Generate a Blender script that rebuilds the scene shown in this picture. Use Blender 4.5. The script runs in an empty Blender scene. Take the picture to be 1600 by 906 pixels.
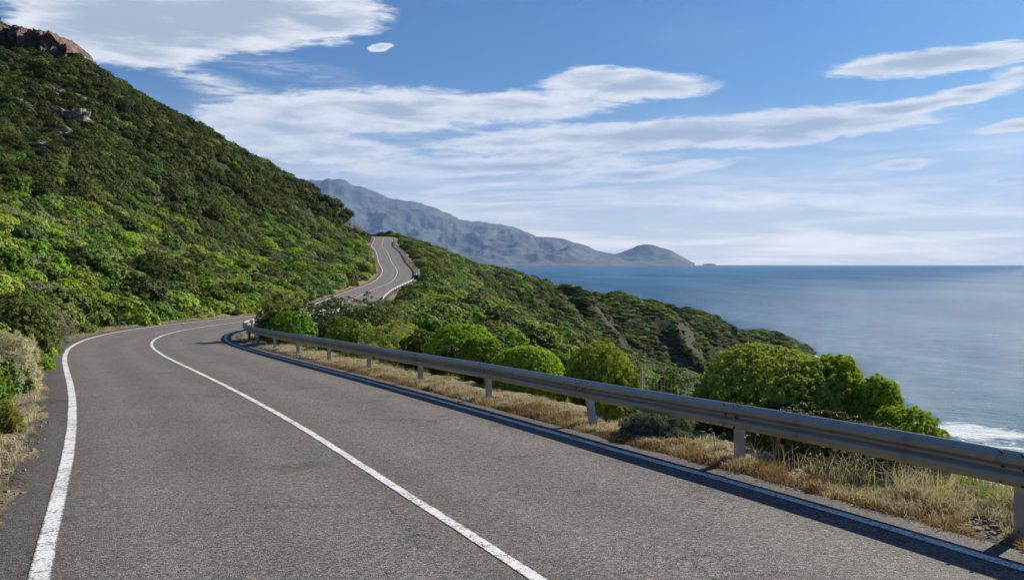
import bpy, math, random
import numpy as np
PI = math.pi
R_ = math.radians
S = bpy.context.scene
COL = S.collection
F = 1300.0          # focal length in photo pixels (photo 1600 wide)
CX, HY = 800.0, 412.0   # vanishing column, horizon row
CAMZ = 47.0         # camera height above the sea
SUN_AZ, SUN_EL = 48.0, 31.0
HAZE_D = 2.9e-5

# ------------------------------------------------------------------ camera
cam_d = bpy.data.cameras.new('camera'); cam = bpy.data.objects.new('camera', cam_d); COL.objects.link(cam)
cam.location = (0, 0, CAMZ); cam.rotation_euler = (PI / 2, 0, 0)
cam_d.sensor_width = 36.0; cam_d.lens = F / 1600 * 36.0
cam_d.shift_y = -(453.0 - HY) / 1600.0
cam_d.clip_start = 0.1; cam_d.clip_end = 120000
S.camera = cam
# ------------------------------------------------------------------ view
S.view_settings.view_transform = 'Standard'; S.view_settings.look = 'None'
S.view_settings.gamma = 1; S.view_settings.use_curve_mapping = False
S.view_settings.exposure = 0.70
S.render.engine = 'CYCLES'
S.cycles.use_denoising = True
S.cycles.max_bounces = 6; S.cycles.diffuse_bounces = 2; S.cycles.glossy_bounces = 2
S.cycles.transmission_bounces = 3; S.cycles.volume_bounces = 0; S.cycles.transparent_max_bounces = 6
S.cycles.sample_clamp_indirect = 4

# ------------------------------------------------------------------ node helpers
def N(nt, t, **kw):
    n = nt.nodes.new(t)
    for k, v in kw.items(): setattr(n, k, v)
    return n
def plug(nt, sock, v):
    if v is None: return
    if hasattr(v, 'is_output') or isinstance(v, bpy.types.NodeSocket): nt.links.new(v, sock)
    else: sock.default_value = v
def MATH(nt, op, a, b=None, c=None, clamp=False):
    n = N(nt, 'ShaderNodeMath', operation=op); n.use_clamp = clamp
    plug(nt, n.inputs[0], a); plug(nt, n.inputs[1], b); plug(nt, n.inputs[2], c)
    return n.outputs[0]
def SS(nt, v, a, b, lo=0.0, hi=1.0):
    n = N(nt, 'ShaderNodeMapRange', interpolation_type='SMOOTHSTEP')
    plug(nt, n.inputs[0], v); n.inputs[1].default_value = a; n.inputs[2].default_value = b
    n.inputs[3].default_value = lo; n.inputs[4].default_value = hi
    return n.outputs[0]
def NOISE(nt, vec, scale, detail=4, rough=0.55, dist=0.0, out='Fac'):
    n = N(nt, 'ShaderNodeTexNoise'); plug(nt, n.inputs['Vector'], vec)
    n.inputs['Scale'].default_value = scale; n.inputs['Detail'].default_value = detail
    n.inputs['Roughness'].default_value = rough; n.inputs['Distortion'].default_value = dist
    return n.outputs[out]
def MIX(nt, f, a, b, mode='MIX'):
    n = N(nt, 'ShaderNodeMix', data_type='RGBA', blend_type=mode)
    plug(nt, n.inputs[0], f)
    for s, v in ((n.inputs[6], a), (n.inputs[7], b)):
        if isinstance(v, (tuple, list)) and len(v) == 3: v = (*v, 1)
        plug(nt, s, v)
    return n.outputs[2]
def ATTR(nt, name, out='Fac'):
    n = N(nt, 'ShaderNodeAttribute'); n.attribute_name = name
    return n.outputs[out]
def MAPV(nt, vec, scale=(1, 1, 1), loc=(0, 0, 0), rot=(0, 0, 0), kind='POINT'):
    n = N(nt, 'ShaderNodeMapping', vector_type=kind); plug(nt, n.inputs[0], vec)
    n.inputs['Location'].default_value = loc; n.inputs['Rotation'].default_value = rot; n.inputs['Scale'].default_value = scale
    return n.outputs[0]

# ------------------------------------------------------------------ world: sky with clouds
world = bpy.data.worlds.new('World'); S.world = world; world.use_nodes = True
world.cycles.sampling_method = 'MANUAL'; world.cycles.sample_map_resolution = 512
nt = world.node_tree; nt.nodes.clear()
tc = N(nt, 'ShaderNodeTexCoord'); sep = N(nt, 'ShaderNodeSeparateXYZ'); nt.links.new(tc.outputs['Generated'], sep.inputs[0])
zc = MATH(nt, 'MAXIMUM', sep.outputs[2], 0.004)
cmb = N(nt, 'ShaderNodeCombineXYZ'); nt.links.new(sep.outputs[0], cmb.inputs[0]); nt.links.new(sep.outputs[1], cmb.inputs[1]); nt.links.new(zc, cmb.inputs[2])
sky = N(nt, 'ShaderNodeTexSky', sky_type='NISHITA'); sky.sun_disc = False
sky.sun_elevation = R_(SUN_EL); sky.sun_rotation = R_(SUN_AZ); sky.altitude = 50
sky.air_density = 1.0; sky.dust_density = 0.55; sky.ozone_density = 2.2
nt.links.new(cmb.outputs[0], sky.inputs[0])
az = MATH(nt, 'MULTIPLY', MATH(nt, 'ARCTAN2', sep.outputs[0], sep.outputs[1]), 57.29578)
el = MATH(nt, 'MULTIPLY', MATH(nt, 'ARCSINE', sep.outputs[2]), 57.29578)
ae = N(nt, 'ShaderNodeCombineXYZ'); nt.links.new(az, ae.inputs[0]); nt.links.new(el, ae.inputs[1])
AE = ae.outputs[0]
w1 = NOISE(nt, MAPV(nt, AE, (0.16, 0.42, 1)), 1.0, 5, 0.6, out='Color')
ws = N(nt, 'ShaderNodeVectorMath', operation='SUBTRACT'); nt.links.new(w1, ws.inputs[0]); ws.inputs[1].default_value = (.5, .5, .5)
wm = N(nt, 'ShaderNodeVectorMath', operation='MULTIPLY'); nt.links.new(ws.outputs[0], wm.inputs[0]); wm.inputs[1].default_value = (4.0, 1.2, 0)
wa = N(nt, 'ShaderNodeVectorMath', operation='ADD'); nt.links.new(AE, wa.inputs[0]); nt.links.new(wm.outputs[0], wa.inputs[1])
WAE = wa.outputs[0]
def dirdeg(px, py):
    return math.degrees(math.atan((px - CX) / F)), math.degrees(math.atan((HY - py) / math.hypot(F, px - CX)))
# centre x, centre y, half width, half height (photo pixels across the sky), tilt (deg), density
CLOUDS = [(200, 32, 190, 66, 0, 1.6), (350, 26, 260, 50, 5, 1.6), (500, 34, 110, 24, 3, 1.2),
          (594, 75, 21, 7, 0, .9), 
          (430, 195, 160, 50, 2, .95), (610, 172, 190, 34, 0, 1.0), (800, 170, 190, 26, 3, .95), (980, 134, 150, 24, -2, 1.1),
          (1090, 206, 400, 25, 2, 1.25), (1240, 200, 230, 24, 2, 1.3), (800, 222, 150, 12, 2, .9),
          (500, 232, 170, 22, 0, .8), (770, 258, 290, 18, 2, 1.05), (1000, 270, 170, 11, 5, 1.0),
          (720, 297, 80, 6, 4, .7), (850, 304, 80, 6, 2, .7), 
          (1470, 95, 190, 20, 0, 1.3), (1590, 118, 60, 16, 0, .8), (1420, 168, 170, 13, 5, 1.1), (1530, 140, 90, 12, 3, .9),
          (1585, 200, 75, 9, 2, 1.0), (1400, 257, 80, 8, 6, .8), (1590, 279, 60, 6, 4, .8),
          ]
M = None
for (px, py, hw, hh, tilt, dn) in CLOUDS:
    a0, e0 = dirdeg(px, py)
    k = math.cos(R_(a0))
    m = MAPV(nt, WAE, (hw / F * 57.3 * k * k * 1.12 + .01, hh / F * 57.3 * k * 1.25, 1), (a0, e0, 0), (0, 0, R_(tilt)), 'TEXTURE')
    ln = N(nt, 'ShaderNodeVectorMath', operation='LENGTH'); nt.links.new(m, ln.inputs[0])
    q = MATH(nt, 'MULTIPLY', MATH(nt, 'SUBTRACT', 1.0, ln.outputs['Value'], clamp=True), dn)
    M = q if M is None else MATH(nt, 'MAXIMUM', M, q)
WISPS = [(325, 132, 110, 22, -14, .9), (420, 150, 60, 14, -10, .6), (1340, 272, 70, 18, 20, .7), (1560, 255, 70, 18, 22, .7), (1200, 310, 480, 34, 0, .8), (1300, 350, 600, 22, 0, .8), (900, 322, 300, 14, 0, .8), (1050, 346, 320, 13, 0, .9),
         (1450, 380, 520, 18, 0, .8), (700, 240, 330, 60, 0, .5), (650, 330, 170, 12, 0, .8), (760, 296, 200, 14, 2, .7), (450, 110, 200, 20, -6, .35), (1500, 240, 200, 20, 4, .35)]
WM = None
for (px, py, hw, hh, tilt, dn) in WISPS:
    a0, e0 = dirdeg(px, py); k = math.cos(R_(a0))
    m = MAPV(nt, WAE, (hw / F * 57.3 * k * k, hh / F * 57.3 * k, 1), (a0, e0, 0), (0, 0, R_(tilt)), 'TEXTURE')
    ln = N(nt, 'ShaderNodeVectorMath', operation='LENGTH'); nt.links.new(m, ln.inputs[0])
    q = MATH(nt, 'MULTIPLY', SS(nt, ln.outputs['Value'], 1.15, .1, 0, 1), dn)
    WM = q if WM is None else MATH(nt, 'MAXIMUM', WM, q)
wst = NOISE(nt, MAPV(nt, AE, (0.34, 2.3, 1), (1, 3, 0), (0, 0, R_(3))), 1.0, 9, .66, .9)
wisp = MATH(nt, 'MULTIPLY', WM, SS(nt, wst, .34, .70, 0, .85))
fb = NOISE(nt, MAPV(nt, AE, (0.26, 1.25, 1), (3, 7, 0)), 1.0, 9, 0.62, .8)
fbf = NOISE(nt, MAPV(nt, AE, (0.9, 3.4, 1), (9, 1, 0)), 1.0, 9, 0.66, .6)
dens = MATH(nt, 'ADD', MATH(nt, 'MULTIPLY', M, 1.15), MATH(nt, 'MULTIPLY', MATH(nt, 'SUBTRACT', fb, .54), SS(nt, M, 0, .12, 0, 1.0)))
dens = MATH(nt, 'ADD', dens, MATH(nt, 'MULTIPLY', MATH(nt, 'SUBTRACT', fbf, .5), SS(nt, M, 0, .1, 0, .5)))
calpha = MATH(nt, 'MULTIPLY', SS(nt, dens, 0.02, 0.46), .95)
# thin high veil everywhere, a little stronger in streaks towards the sea horizon
veil = SS(nt, NOISE(nt, MAPV(nt, AE, (0.05, 0.33, 1), (5, 2, 0)), 1.0, 7, .6, .4), .46, .78, 0, .30)
low = SS(nt, el, 0, 13, 1.0, 0.0)
veil = MATH(nt, 'ADD', MATH(nt, 'MULTIPLY', veil, MATH(nt, 'ADD', low, .12)), MATH(nt, 'MULTIPLY', MATH(nt, 'POWER', low, 1.5), .92))
veil = MATH(nt, 'ADD', veil, MATH(nt, 'MULTIPLY', wisp, MATH(nt, 'SUBTRACT', 1.0, veil)), clamp=True)
# lens-shaped clouds: bright rim, greyer in the thick middle
shade = NOISE(nt, MAPV(nt, AE, (0.22, 1.3, 1), (2, 11, 0)), 1.0, 6, 0.55, .4)
thick = SS(nt, MATH(nt, 'ADD', MATH(nt, 'ADD', M, MATH(nt, 'MULTIPLY', MATH(nt, 'SUBTRACT', shade, .5), 1.7)), MATH(nt, 'MULTIPLY', MATH(nt, 'SUBTRACT', fbf, .5), -.5)), .22, 1.15)
ccol = MIX(nt, thick, (0.90, 0.915, 0.93), (0.44, 0.51, 0.60))
bg1 = N(nt, 'ShaderNodeBackground'); bg1.inputs[1].default_value = 0.056
skyc = MIX(nt, 1.0, sky.outputs[0], (0.34, 0.64, 0.95), 'MULTIPLY')
nt.links.new(skyc, bg1.inputs[0])
bgv = N(nt, 'ShaderNodeBackground')
vn = NOISE(nt, MAPV(nt, AE, (0.07, 0.9, 1), (8, 4, 0), (0, 0, R_(1.5))), 1.0, 8, .62, .8)
nt.links.new(MIX(nt, SS(nt, vn, .40, .62), (.66, .67, .655), (1.0, .93, .82)), bgv.inputs[0]); bgv.inputs[1].default_value = .88
bg2 = N(nt, 'ShaderNodeBackground'); nt.links.new(ccol, bg2.inputs[0]); bg2.inputs[1].default_value = 0.66
mx0 = N(nt, 'ShaderNodeMixShader'); nt.links.new(veil, mx0.inputs[0]); nt.links.new(bg1.outputs[0], mx0.inputs[1]); nt.links.new(bgv.outputs[0], mx0.inputs[2])
mx1 = N(nt, 'ShaderNodeMixShader'); nt.links.new(calpha, mx1.inputs[0]); nt.links.new(mx0.outputs[0], mx1.inputs[1]); nt.links.new(bg2.outputs[0], mx1.inputs[2])
wo = N(nt, 'ShaderNodeOutputWorld'); nt.links.new(mx1.outputs[0], wo.inputs[0])

# ------------------------------------------------------------------ sun
sd = bpy.data.lights.new('sun', 'SUN'); sd.energy = 5.0; sd.angle = R_(0.53); sd.color = (1.0, 0.93, 0.82)
sun = bpy.data.objects.new('sun', sd); COL.objects.link(sun)
sv = np.array([math.sin(R_(SUN_AZ)) * math.cos(R_(SUN_EL)), math.cos(R_(SUN_AZ)) * math.cos(R_(SUN_EL)), math.sin(R_(SUN_EL))])
from mathutils import Vector
sun.rotation_euler = Vector(tuple(sv)).to_track_quat('Z', 'Y').to_euler()
sun.location = (60, 60, 120)

# ------------------------------------------------------------------ numpy helpers
def perlin(x, y, seed=0):
    rs = np.random.RandomState(seed); perm = rs.permutation(512)
    ang = rs.rand(512) * 2 * PI; gx, gy = np.cos(ang), np.sin(ang)
    xi, yi = np.floor(x).astype(int), np.floor(y).astype(int)
    xf, yf = x - xi, y - yi
    u, v = xf ** 3 * (xf * (xf * 6 - 15) + 10), yf ** 3 * (yf * (yf * 6 - 15) + 10)
    def g(ix, iy, dx, dy):
        h = perm[(perm[ix & 511] + iy) & 511]
        return gx[h] * dx + gy[h] * dy
    a, b = g(xi, yi, xf, yf), g(xi + 1, yi, xf - 1, yf)
    c, d = g(xi, yi + 1, xf, yf - 1), g(xi + 1, yi + 1, xf - 1, yf - 1)
    return (a + u * (b - a)) * (1 - v) + (c + u * (d - c)) * v
def fbm(x, y, oct=4, seed=0, gain=.5):
    s, a = 0, 1
    for i in range(oct):
        s = s + a * perlin(x * 2 ** i + 17.3 * i, y * 2 ** i - 9.1 * i, seed + i); a *= gain
    return s
def ridged(x, y, oct=4, seed=0, gain=.5):
    s, a = 0, 1
    for i in range(oct):
        s = s + a * (1 - 2.2 * np.abs(perlin(x * 2 ** i + 5.3 * i, y * 2 ** i + 3.1 * i, seed + i))); a *= gain
    return s
def sstep(a, b, x):
    t = np.clip((x - a) / (b - a), 0, 1); return t * t * (3 - 2 * t)

def np_mesh(name, verts, quads, smooth=True, attrs=None, uvs=None):
    verts = np.asarray(verts, np.float32); quads = np.asarray(quads, np.int32)
    me = bpy.data.meshes.new(name); k = quads.shape[1]; n = len(quads)
    me.vertices.add(len(verts)); me.vertices.foreach_set('co', verts.ravel())
    me.loops.add(n * k); me.loops.foreach_set('vertex_index', quads.ravel())
    me.polygons.add(n); me.polygons.foreach_set('loop_start', np.arange(0, n * k, k, dtype=np.int32))
    me.polygons.foreach_set('loop_total', np.full(n, k, np.int32))
    me.polygons.foreach_set('use_smooth', np.full(n, smooth, bool))
    for an, av in (attrs or {}).items():
        a = me.attributes.new(an, 'FLOAT', 'POINT'); a.data.foreach_set('value', np.asarray(av, np.float32).ravel())
    if uvs is not None:
        uv = me.uv_layers.new(name='UVMap'); uv.data.foreach_set('uv', np.asarray(uvs, np.float32)[quads.ravel()].ravel())
    me.update(calc_edges=True)
    return me
def grid_quads(n, m):
    i = np.arange(n - 1)[:, None] * m + np.arange(m - 1)[None, :]
    i = i.ravel(); return np.stack([i, i + m, i + m + 1, i + 1], 1)
def link(name, me, mat=None, parent=None, **props):
    o = bpy.data.objects.new(name, me); COL.objects.link(o)
    if mat is not None:
        for m_ in (mat if isinstance(mat, (list, tuple)) else [mat]): me.materials.append(m_)
    if parent is not None: o.parent = parent
    for k, v in props.items(): o[k] = v
    return o
def empty(name, loc=(0, 0, 0), **props):
    o = bpy.data.objects.new(name, None); COL.objects.link(o); o.location = loc; o.empty_display_size = .2
    for k, v in props.items(): o[k] = v
    return o
class MB:
    """collects polygons with python lists"""
    def __init__(s): s.v = []; s.f = []
    def box(s, c, size, rot=None, taper=1.0):
        b = len(s.v); hx, hy, hz = size[0] / 2, size[1] / 2, size[2] / 2
        for z in (-1, 1):
            t = taper if z > 0 else 1
            for x, y in ((-1, -1), (1, -1), (1, 1), (-1, 1)):
                p = Vector((x * hx * t, y * hy * t, z * hz))
                if rot is not None: p = rot @ p
                s.v.append((c[0] + p.x, c[1] + p.y, c[2] + p.z))
        s.f += [tuple(b + i for i in q) for q in ((3, 2, 1, 0), (4, 5, 6, 7), (0, 1, 5, 4), (1, 2, 6, 5), (2, 3, 7, 6), (3, 0, 4, 7))]
    def tube(s, pts, rads, n=6):
        b = len(s.v); P = [Vector(p) for p in pts]
        for i, p in enumerate(P):
            d = (P[min(i + 1, len(P) - 1)] - P[max(i - 1, 0)]).normalized()
            u = d.orthogonal().normalized(); w = d.cross(u)
            for k in range(n):
                a = 2 * PI * k / n; s.v.append(tuple(p + (u * math.cos(a) + w * math.sin(a)) * rads[i]))
        for i in range(len(P) - 1):
            for k in range(n):
                a, c = b + i * n + k, b + i * n + (k + 1) % n
                s.f.append((a, c, c + n, a + n))
        s.f.append(tuple(b + k for k in range(n))[::-1]); s.f.append(tuple(b + (len(P) - 1) * n + k for k in range(n)))
    def build(s, name, mat, parent=None, smooth=False, **props):
        me = bpy.data.meshes.new(name); me.from_pydata(s.v, [], s.f); me.update()
        if smooth: me.polygons.foreach_set('use_smooth', [True] * len(me.polygons))
        return link(name, me, mat, parent, **props)

# ------------------------------------------------------------------ road centreline (x, y, depth below camera)
CL = np.array([(14, -26, 1.5), (9.6, -14, 1.9), (5.8, -4.5, 2.2), (3.05, 1, 2.35), (0.10, 6.66, 2.45), (-1.74, 10.5, 2.65), (-3.64, 14.4, 2.83),
    (-7.4, 21.4, 3.12), (-10.6, 27, 3.33), (-13.4, 31.9, 3.5), (-16.7, 38.5, 3.72), (-18.9, 45, 3.88), (-19.6, 51.5, 3.98), (-18.6, 58.5, 4.05),
    (-17.4, 66, 4.15), (-16.9, 75, 4.3), (-17.9, 86, 4.5), (-19.8, 100, 4.65), (-22.2, 124, 4.5), (-22.9, 140, 4.15), (-23, 156, 3.6), (-24.5, 176, 2.6),
    (-27.0, 195, 1.4), (-31, 215, -.2), (-37.5, 250, -3.6), (-43, 275, -5.8), (-46.5, 300, -7.9), (-50, 322, -9.9), (-56, 345, -11.2), (-66, 366, -12)])
def spline(P, per=24):
    Q = np.vstack([2 * P[0] - P[1], P, 2 * P[-1] - P[-2]]); out = []
    for i in range(1, len(Q) - 2):
        p0, p1, p2, p3 = Q[i - 1:i + 3]
        d0 = np.linalg.norm(p1[:2] - p0[:2]) ** .5; d1 = np.linalg.norm(p2[:2] - p1[:2]) ** .5; d2 = np.linalg.norm(p3[:2] - p2[:2]) ** .5
        t0, t1 = 0, d0; t2 = t1 + d1; t3 = t2 + d2
        for t in np.linspace(t1, t2, per, endpoint=False):
            A1 = (t1 - t) / (t1 - t0) * p0 + (t - t0) / (t1 - t0) * p1; A2 = (t2 - t) / (t2 - t1) * p1 + (t - t1) / (t2 - t1) * p2
            A3 = (t3 - t) / (t3 - t2) * p2 + (t - t2) / (t3 - t2) * p3
            B1 = (t2 - t) / (t2 - t0) * A1 + (t - t0) / (t2 - t0) * A2; B2 = (t3 - t) / (t3 - t1) * A2 + (t - t1) / (t3 - t1) * A3
            out.append((t2 - t) / (t2 - t1) * B1 + (t - t1) / (t2 - t1) * B2)
    out.append(Q[-2]); return np.array(out)
cl = spline(CL)
sl = np.concatenate([[0], np.cumsum(np.linalg.norm(np.diff(cl[:, :2], axis=0), axis=1))])
ds = 0.4
SA = np.arange(0, sl[-1], ds)
RC = np.stack([np.interp(SA, sl, cl[:, i]) for i in range(3)], 1)
ker = np.hanning(21); ker /= ker.sum()
for i in range(3):
    pad = np.concatenate([2 * RC[0, i] - RC[10:0:-1, i], RC[:, i], 2 * RC[-1, i] - RC[-2:-12:-1, i]]); RC[:, i] = np.convolve(pad, ker, 'valid')
RC[:, 2] = -RC[:, 2]
TG = np.gradient(RC[:, :2], axis=0); TG /= np.linalg.norm(TG, axis=1)[:, None]
RT = np.stack([TG[:, 1], -TG[:, 0]], 1)       # to the right of travel
def off(d, idx=slice(None), dz=0.0):
    p = RC[idx, :2] + RT[idx] * (d if np.isscalar(d) else np.asarray(d)[:, None])
    return np.column_stack([p, RC[idx, 2] + CAMZ + dz])
def road_near(x, y):
    """nearest centreline index and signed distance (right positive)"""
    x = np.ravel(x); y = np.ravel(y); idx = np.empty(len(x), int); sub = RC[::2, :2]
    for a in range(0, len(x), 20000):
        dx = x[a:a + 20000, None] - sub[None, :, 0]; dy = y[a:a + 20000, None] - sub[None, :, 1]
        idx[a:a + 20000] = np.argmin(dx * dx + dy * dy, 1) * 2
    vx = x - RC[idx, 0]; vy = y - RC[idx, 1]
    d = vx * RT[idx, 0] + vy * RT[idx, 1]; full = np.hypot(vx, vy)
    return idx, np.where(d >= 0, 1, -1) * full

# ------------------------------------------------------------------ terrain control points
def P(px, py, Y, lower=0.0): return ((px - CX) * Y / F, Y, (HY - py) * Y / F - lower)
CP = []
B = 1.6   # plant height to take off the silhouette
for (px, py, Y) in [(-120, -25, 225), (0, 52, 232), (60, 68, 233), (100, 80, 235), (200, 137, 240), (300, 192, 246), (400, 247, 252), (480, 283, 258), (540, 322, 266), (575, 352, 276), (588, 372, 288)]:
    CP.append(P(px, py, Y, B))
    x, y, z = P(px, py, Y, B)   # behind the crest it flattens, then drops away
    CP.append((x - 30, y + 60, z + (2 if px < 150 else -6)))
for (px, py, Y, lo) in [(150, 330, 108, 1.5), (300, 335, 150, 1.5), (300, 420, 100, 1.5), (300, 468, 74, 1.2), (450, 350, 200, 1.5), (450, 430, 135, 1.5), (550, 400, 212, 1.5),
        (0, 245, 122, 1.5), (150, 250, 148, 1.5), (300, 290, 180, 1.5), (150, 150, 205, 1.5), (0, 400, 46, 2), (0, 150, 185, 1.5), (150, 400, 70, 1.8), (-200, 240, 120, 1.5), (-300, 100, 190, 1.5),
        (560, 425, 165, 1.5), (420, 300, 222, 1.5)]:
    CP.append(P(px, py, Y, lo))
for (px, py, Y) in [(612, 366, 372), (640, 376, 345), (680, 392, 335), (730, 407, 335), (800, 422, 340), (850, 433, 346), (900, 447, 352), (1000, 474, 370), (1100, 493, 390), (1200, 517, 412), (1243, 542, 432),
        (700, 470, 150), (800, 515, 150), (900, 560, 172), (1000, 585, 262), (760, 440, 250), (900, 470, 285), (1000, 500, 325), (1100, 520, 350), (1100, 575, 310), (1200, 545, 385), (760, 420, 292),
        (680, 430, 215), (720, 450, 190), (950, 520, 300), (1050, 540, 320), (850, 500, 230), (1020, 582, 290)]:
    CP.append(P(px, py, Y, B))
for (px, py, Y) in [(680, 392, 335), (800, 422, 340), (900, 447, 352), (1000, 474, 370), (1100, 493, 390), (1200, 517, 412)]:
    x, y, z = P(px, py, Y, B); CP.append((x + 12, y + 55, z - 20)); CP.append((x + 30, y + 110, z - 46 if z > -20 else -55))
CP += [(150, 452, -54), (168, 425, -57), (155, 400, -52), (190, 430, -58), (172, 380, -58), (95, 330, -45.5), (60, 290, -45), (75, 255, -44.5), (95, 215, -46.6), (104, 178, -47.2), (122, 214, -49.6), (126, 170, -49.5), (112, 130, -47.5), (136, 90, -49), (190, 200, -53),
       (150, 260, -53), (130, 320, -53), (180, 340, -56), (230, 100, -56), (220, 0, -56), (130, 20, -46), (70, 130, -34), (50, 180, -36), (60, 220, -41), (60, 60, -26), (80, 10, -30), (60, 20, -21), (70, -50, -26), (130, -80, -46),
       (-120, 520, 20), (-60, 480, -4), (20, 520, -40), (-250, 300, 95), (-300, 120, 90), (-200, 20, 62), (-150, -80, 60), (-80, -60, 28), (-60, 10, 22), (-300, 500, 80), (0, 620, -56), (150, 560, -56), (-330, 0, 100), (-420, 300, 110)]
ir = np.arange(0, len(SA), 26)
for i in ir:
    CP.append((*RC[i, :2], RC[i, 2]))
    yy = RC[i, 1]
    if yy < 62:
        for d, dz in ((-6.5, .5), (-11, 2.6), (-18, 5.6), (7.0, -1.5), (13, -4.6), (24, -10)):
            if d > 0 and yy > 40 and d > 8: continue
            p = RC[i, :2] + RT[i] * d; CP.append((*p, RC[i, 2] + dz))
    elif yy < 320:
        p = RC[i, :2] + RT[i] * -8; CP.append((*p, RC[i, 2] + 1.2))
        p = RC[i, :2] + RT[i] * 8; CP.append((*p, RC[i, 2] - .5))
CP = np.array(CP, float)
def tps_k(r2): return 0.5 * r2 * np.log(r2 + 1e-9)
XY = CP[:, :2] / 100
n = len(XY); D2 = ((XY[:, None] - XY[None]) ** 2).sum(-1)
A = np.zeros((n + 3, n + 3)); A[:n, :n] = tps_k(D2) + np.eye(n) * 2e-4; A[:n, n] = 1; A[:n, n + 1:] = XY; A[n, :n] = 1; A[n + 1:, :n] = XY.T
W = np.linalg.solve(A, np.concatenate([CP[:, 2], [0, 0, 0]]))
def tps(x, y):
    x = np.ravel(x) / 100; y = np.ravel(y) / 100; out = np.empty(len(x))
    for a in range(0, len(x), 20000):
        xs, ys = x[a:a + 20000], y[a:a + 20000]
        r2 = (xs[:, None] - XY[None, :, 0]) ** 2 + (ys[:, None] - XY[None, :, 1]) ** 2
        out[a:a + 20000] = tps_k(r2) @ W[:n] + W[n] + W[n + 1] * xs + W[n + 2] * ys
    return out
def terrain(x, y):
    """world height and signed distance from the road centre"""
    sh = np.shape(x); x = np.ravel(x).astype(float); y = np.ravel(y).astype(float)
    z = tps(x, y); idx, d = road_near(x, y); ad = np.abs(d)
    # gullies on the headland, running down towards the cove
    ux, uy = .83, .56
    u = x * ux + (y - 300) * uy; v = -x * uy + (y - 300) * ux
    wob = fbm(x / 42, y / 42, 3, 5) * 22
    hd = sstep(-5, 25, x) * sstep(170, 235, y) * sstep(-3, -14, z) * sstep(-54, -46, z)
    g = ridged((u + wob) / 34, v / 90, 1, 11) + fbm(x / 14, y / 14, 3, 15) * .35
    z = z + hd * (g - .45) * 7.5
    z = z + sstep(9, 26, ad) * (fbm(x / 34, y / 34, 4, 21) * 3.0 * sstep(-60, -30, z)) 
    z = z + sstep(14, 40, ad) * sstep(12, 30, z) * (ridged((x + y * .5) / 38, (y - x * .4) / 60, 3, 31) - .6) * 1.4
    zr = RC[idx, 2] - .07
    verge = zr + .085 * sstep(3.62, 4.1, ad) + (fbm(x * .9, y * .9, 3, 41) * .12 + fbm(x * 3.5, y * 3.5, 2, 43) * .04) * sstep(3.6, 4.4, ad)
    t = np.where(d > 0, sstep(5.0, 9.0, ad), sstep(4.4, 8.6, ad))
    z = verge * (1 - t) + z * t
    z = np.maximum(z, -56)
    return (z + CAMZ).reshape(sh), d.reshape(sh)
# ------------------------------------------------------------------ terrain mesh (polar sheet, fine near the camera)
azs = np.concatenate([np.arange(-180, -36, 2.2), np.arange(-36, 36, 0.115), np.arange(36, 180.5, 2.2)])
azs[-1] = 180
rs = np.concatenate([np.array([.3, .8, 1.4, 2.1]), 2.6 * np.exp(np.arange(0, 420) * math.log(760 / 2.6) / 419)])
AZ, RR = np.meshgrid(np.radians(azs), rs, indexing='ij')
TX, TY = RR * np.sin(AZ), RR * np.cos(AZ)
TZ, TD = terrain(TX, TY)
nA, nR = TX.shape
gx = np.gradient(TZ, axis=1) / np.gradient(RR, axis=1)
ga = np.gradient(TZ, axis=0) / (np.gradient(AZ, axis=0) * RR + 1e-6)
TSL = np.hypot(gx, ga)
def polar_lookup(arr, x, y):
    a = np.degrees(np.arctan2(x, y)); r = np.hypot(x, y)
    fa = np.interp(a, azs, np.arange(nA)); fr = np.interp(r, rs, np.arange(nR))
    i0 = np.clip(fa.astype(int), 0, nA - 2); j0 = np.clip(fr.astype(int), 0, nR - 2); u = fa - i0; v = fr - j0
    return arr[i0, j0] * (1 - u) * (1 - v) + arr[i0 + 1, j0] * u * (1 - v) + arr[i0, j0 + 1] * (1 - u) * v + arr[i0 + 1, j0 + 1] * u * v
def ground(x, y): return float(polar_lookup(TZ, np.array([x]), np.array([y]))[0])
HZ = np.maximum.accumulate((TZ - CAMZ) / RR, axis=1)   # skyline seen from the camera, per direction

def newmat(name):
    m = bpy.data.materials.new(name); m.use_nodes = True; t = m.node_tree; t.nodes.clear()
    out = N(t, 'ShaderNodeOutputMaterial'); b = N(t, 'ShaderNodeBsdfPrincipled'); t.links.new(b.outputs[0], out.inputs[0])
    return m, t, b, out
def BUMP(t, h, strength=.3, dist=.02, normal=None):
    n = N(t, 'ShaderNodeBump'); plug(t, n.inputs['Height'], h); n.inputs['Strength'].default_value = strength; n.inputs['Distance'].default_value = dist
    if normal is not None: t.links.new(normal, n.inputs['Normal'])
    return n.outputs[0]

# ground material
m_ground, t, b, _ = newmat('ground')
geo = N(t, 'ShaderNodeNewGeometry'); pos = geo.outputs['Position']
sepn = N(t, 'ShaderNodeSeparateXYZ'); t.links.new(geo.outputs['Normal'], sepn.inputs[0])
sepp = N(t, 'ShaderNodeSeparateXYZ'); t.links.new(pos, sepp.inputs[0])
nA_, nB_, nC_ = NOISE(t, pos, .12, 5), NOISE(t, pos, 1.7, 6, .65), NOISE(t, pos, 14, 4, .7)
veg = MIX(t, SS(t, nB_, .35, .7), (.022, .034, .012), (.06, .065, .028))
soil = MIX(t, nC_, (.08, .06, .04), (.17, .13, .09))
rock = MIX(t, SS(t, NOISE(t, MAPV(t, pos, (1, 1, .4)), .7, 7, .7), .35, .65), (.035, .030, .025), (.105, .085, .07))
straw = MIX(t, SS(t, nC_, .35, .68), (.13, .09, .05), (.42, .34, .2))
base = MIX(t, SS(t, MATH(t, 'ADD', nA_, MATH(t, 'MULTIPLY', nB_, .3)), .70, .82), veg, soil)
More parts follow.
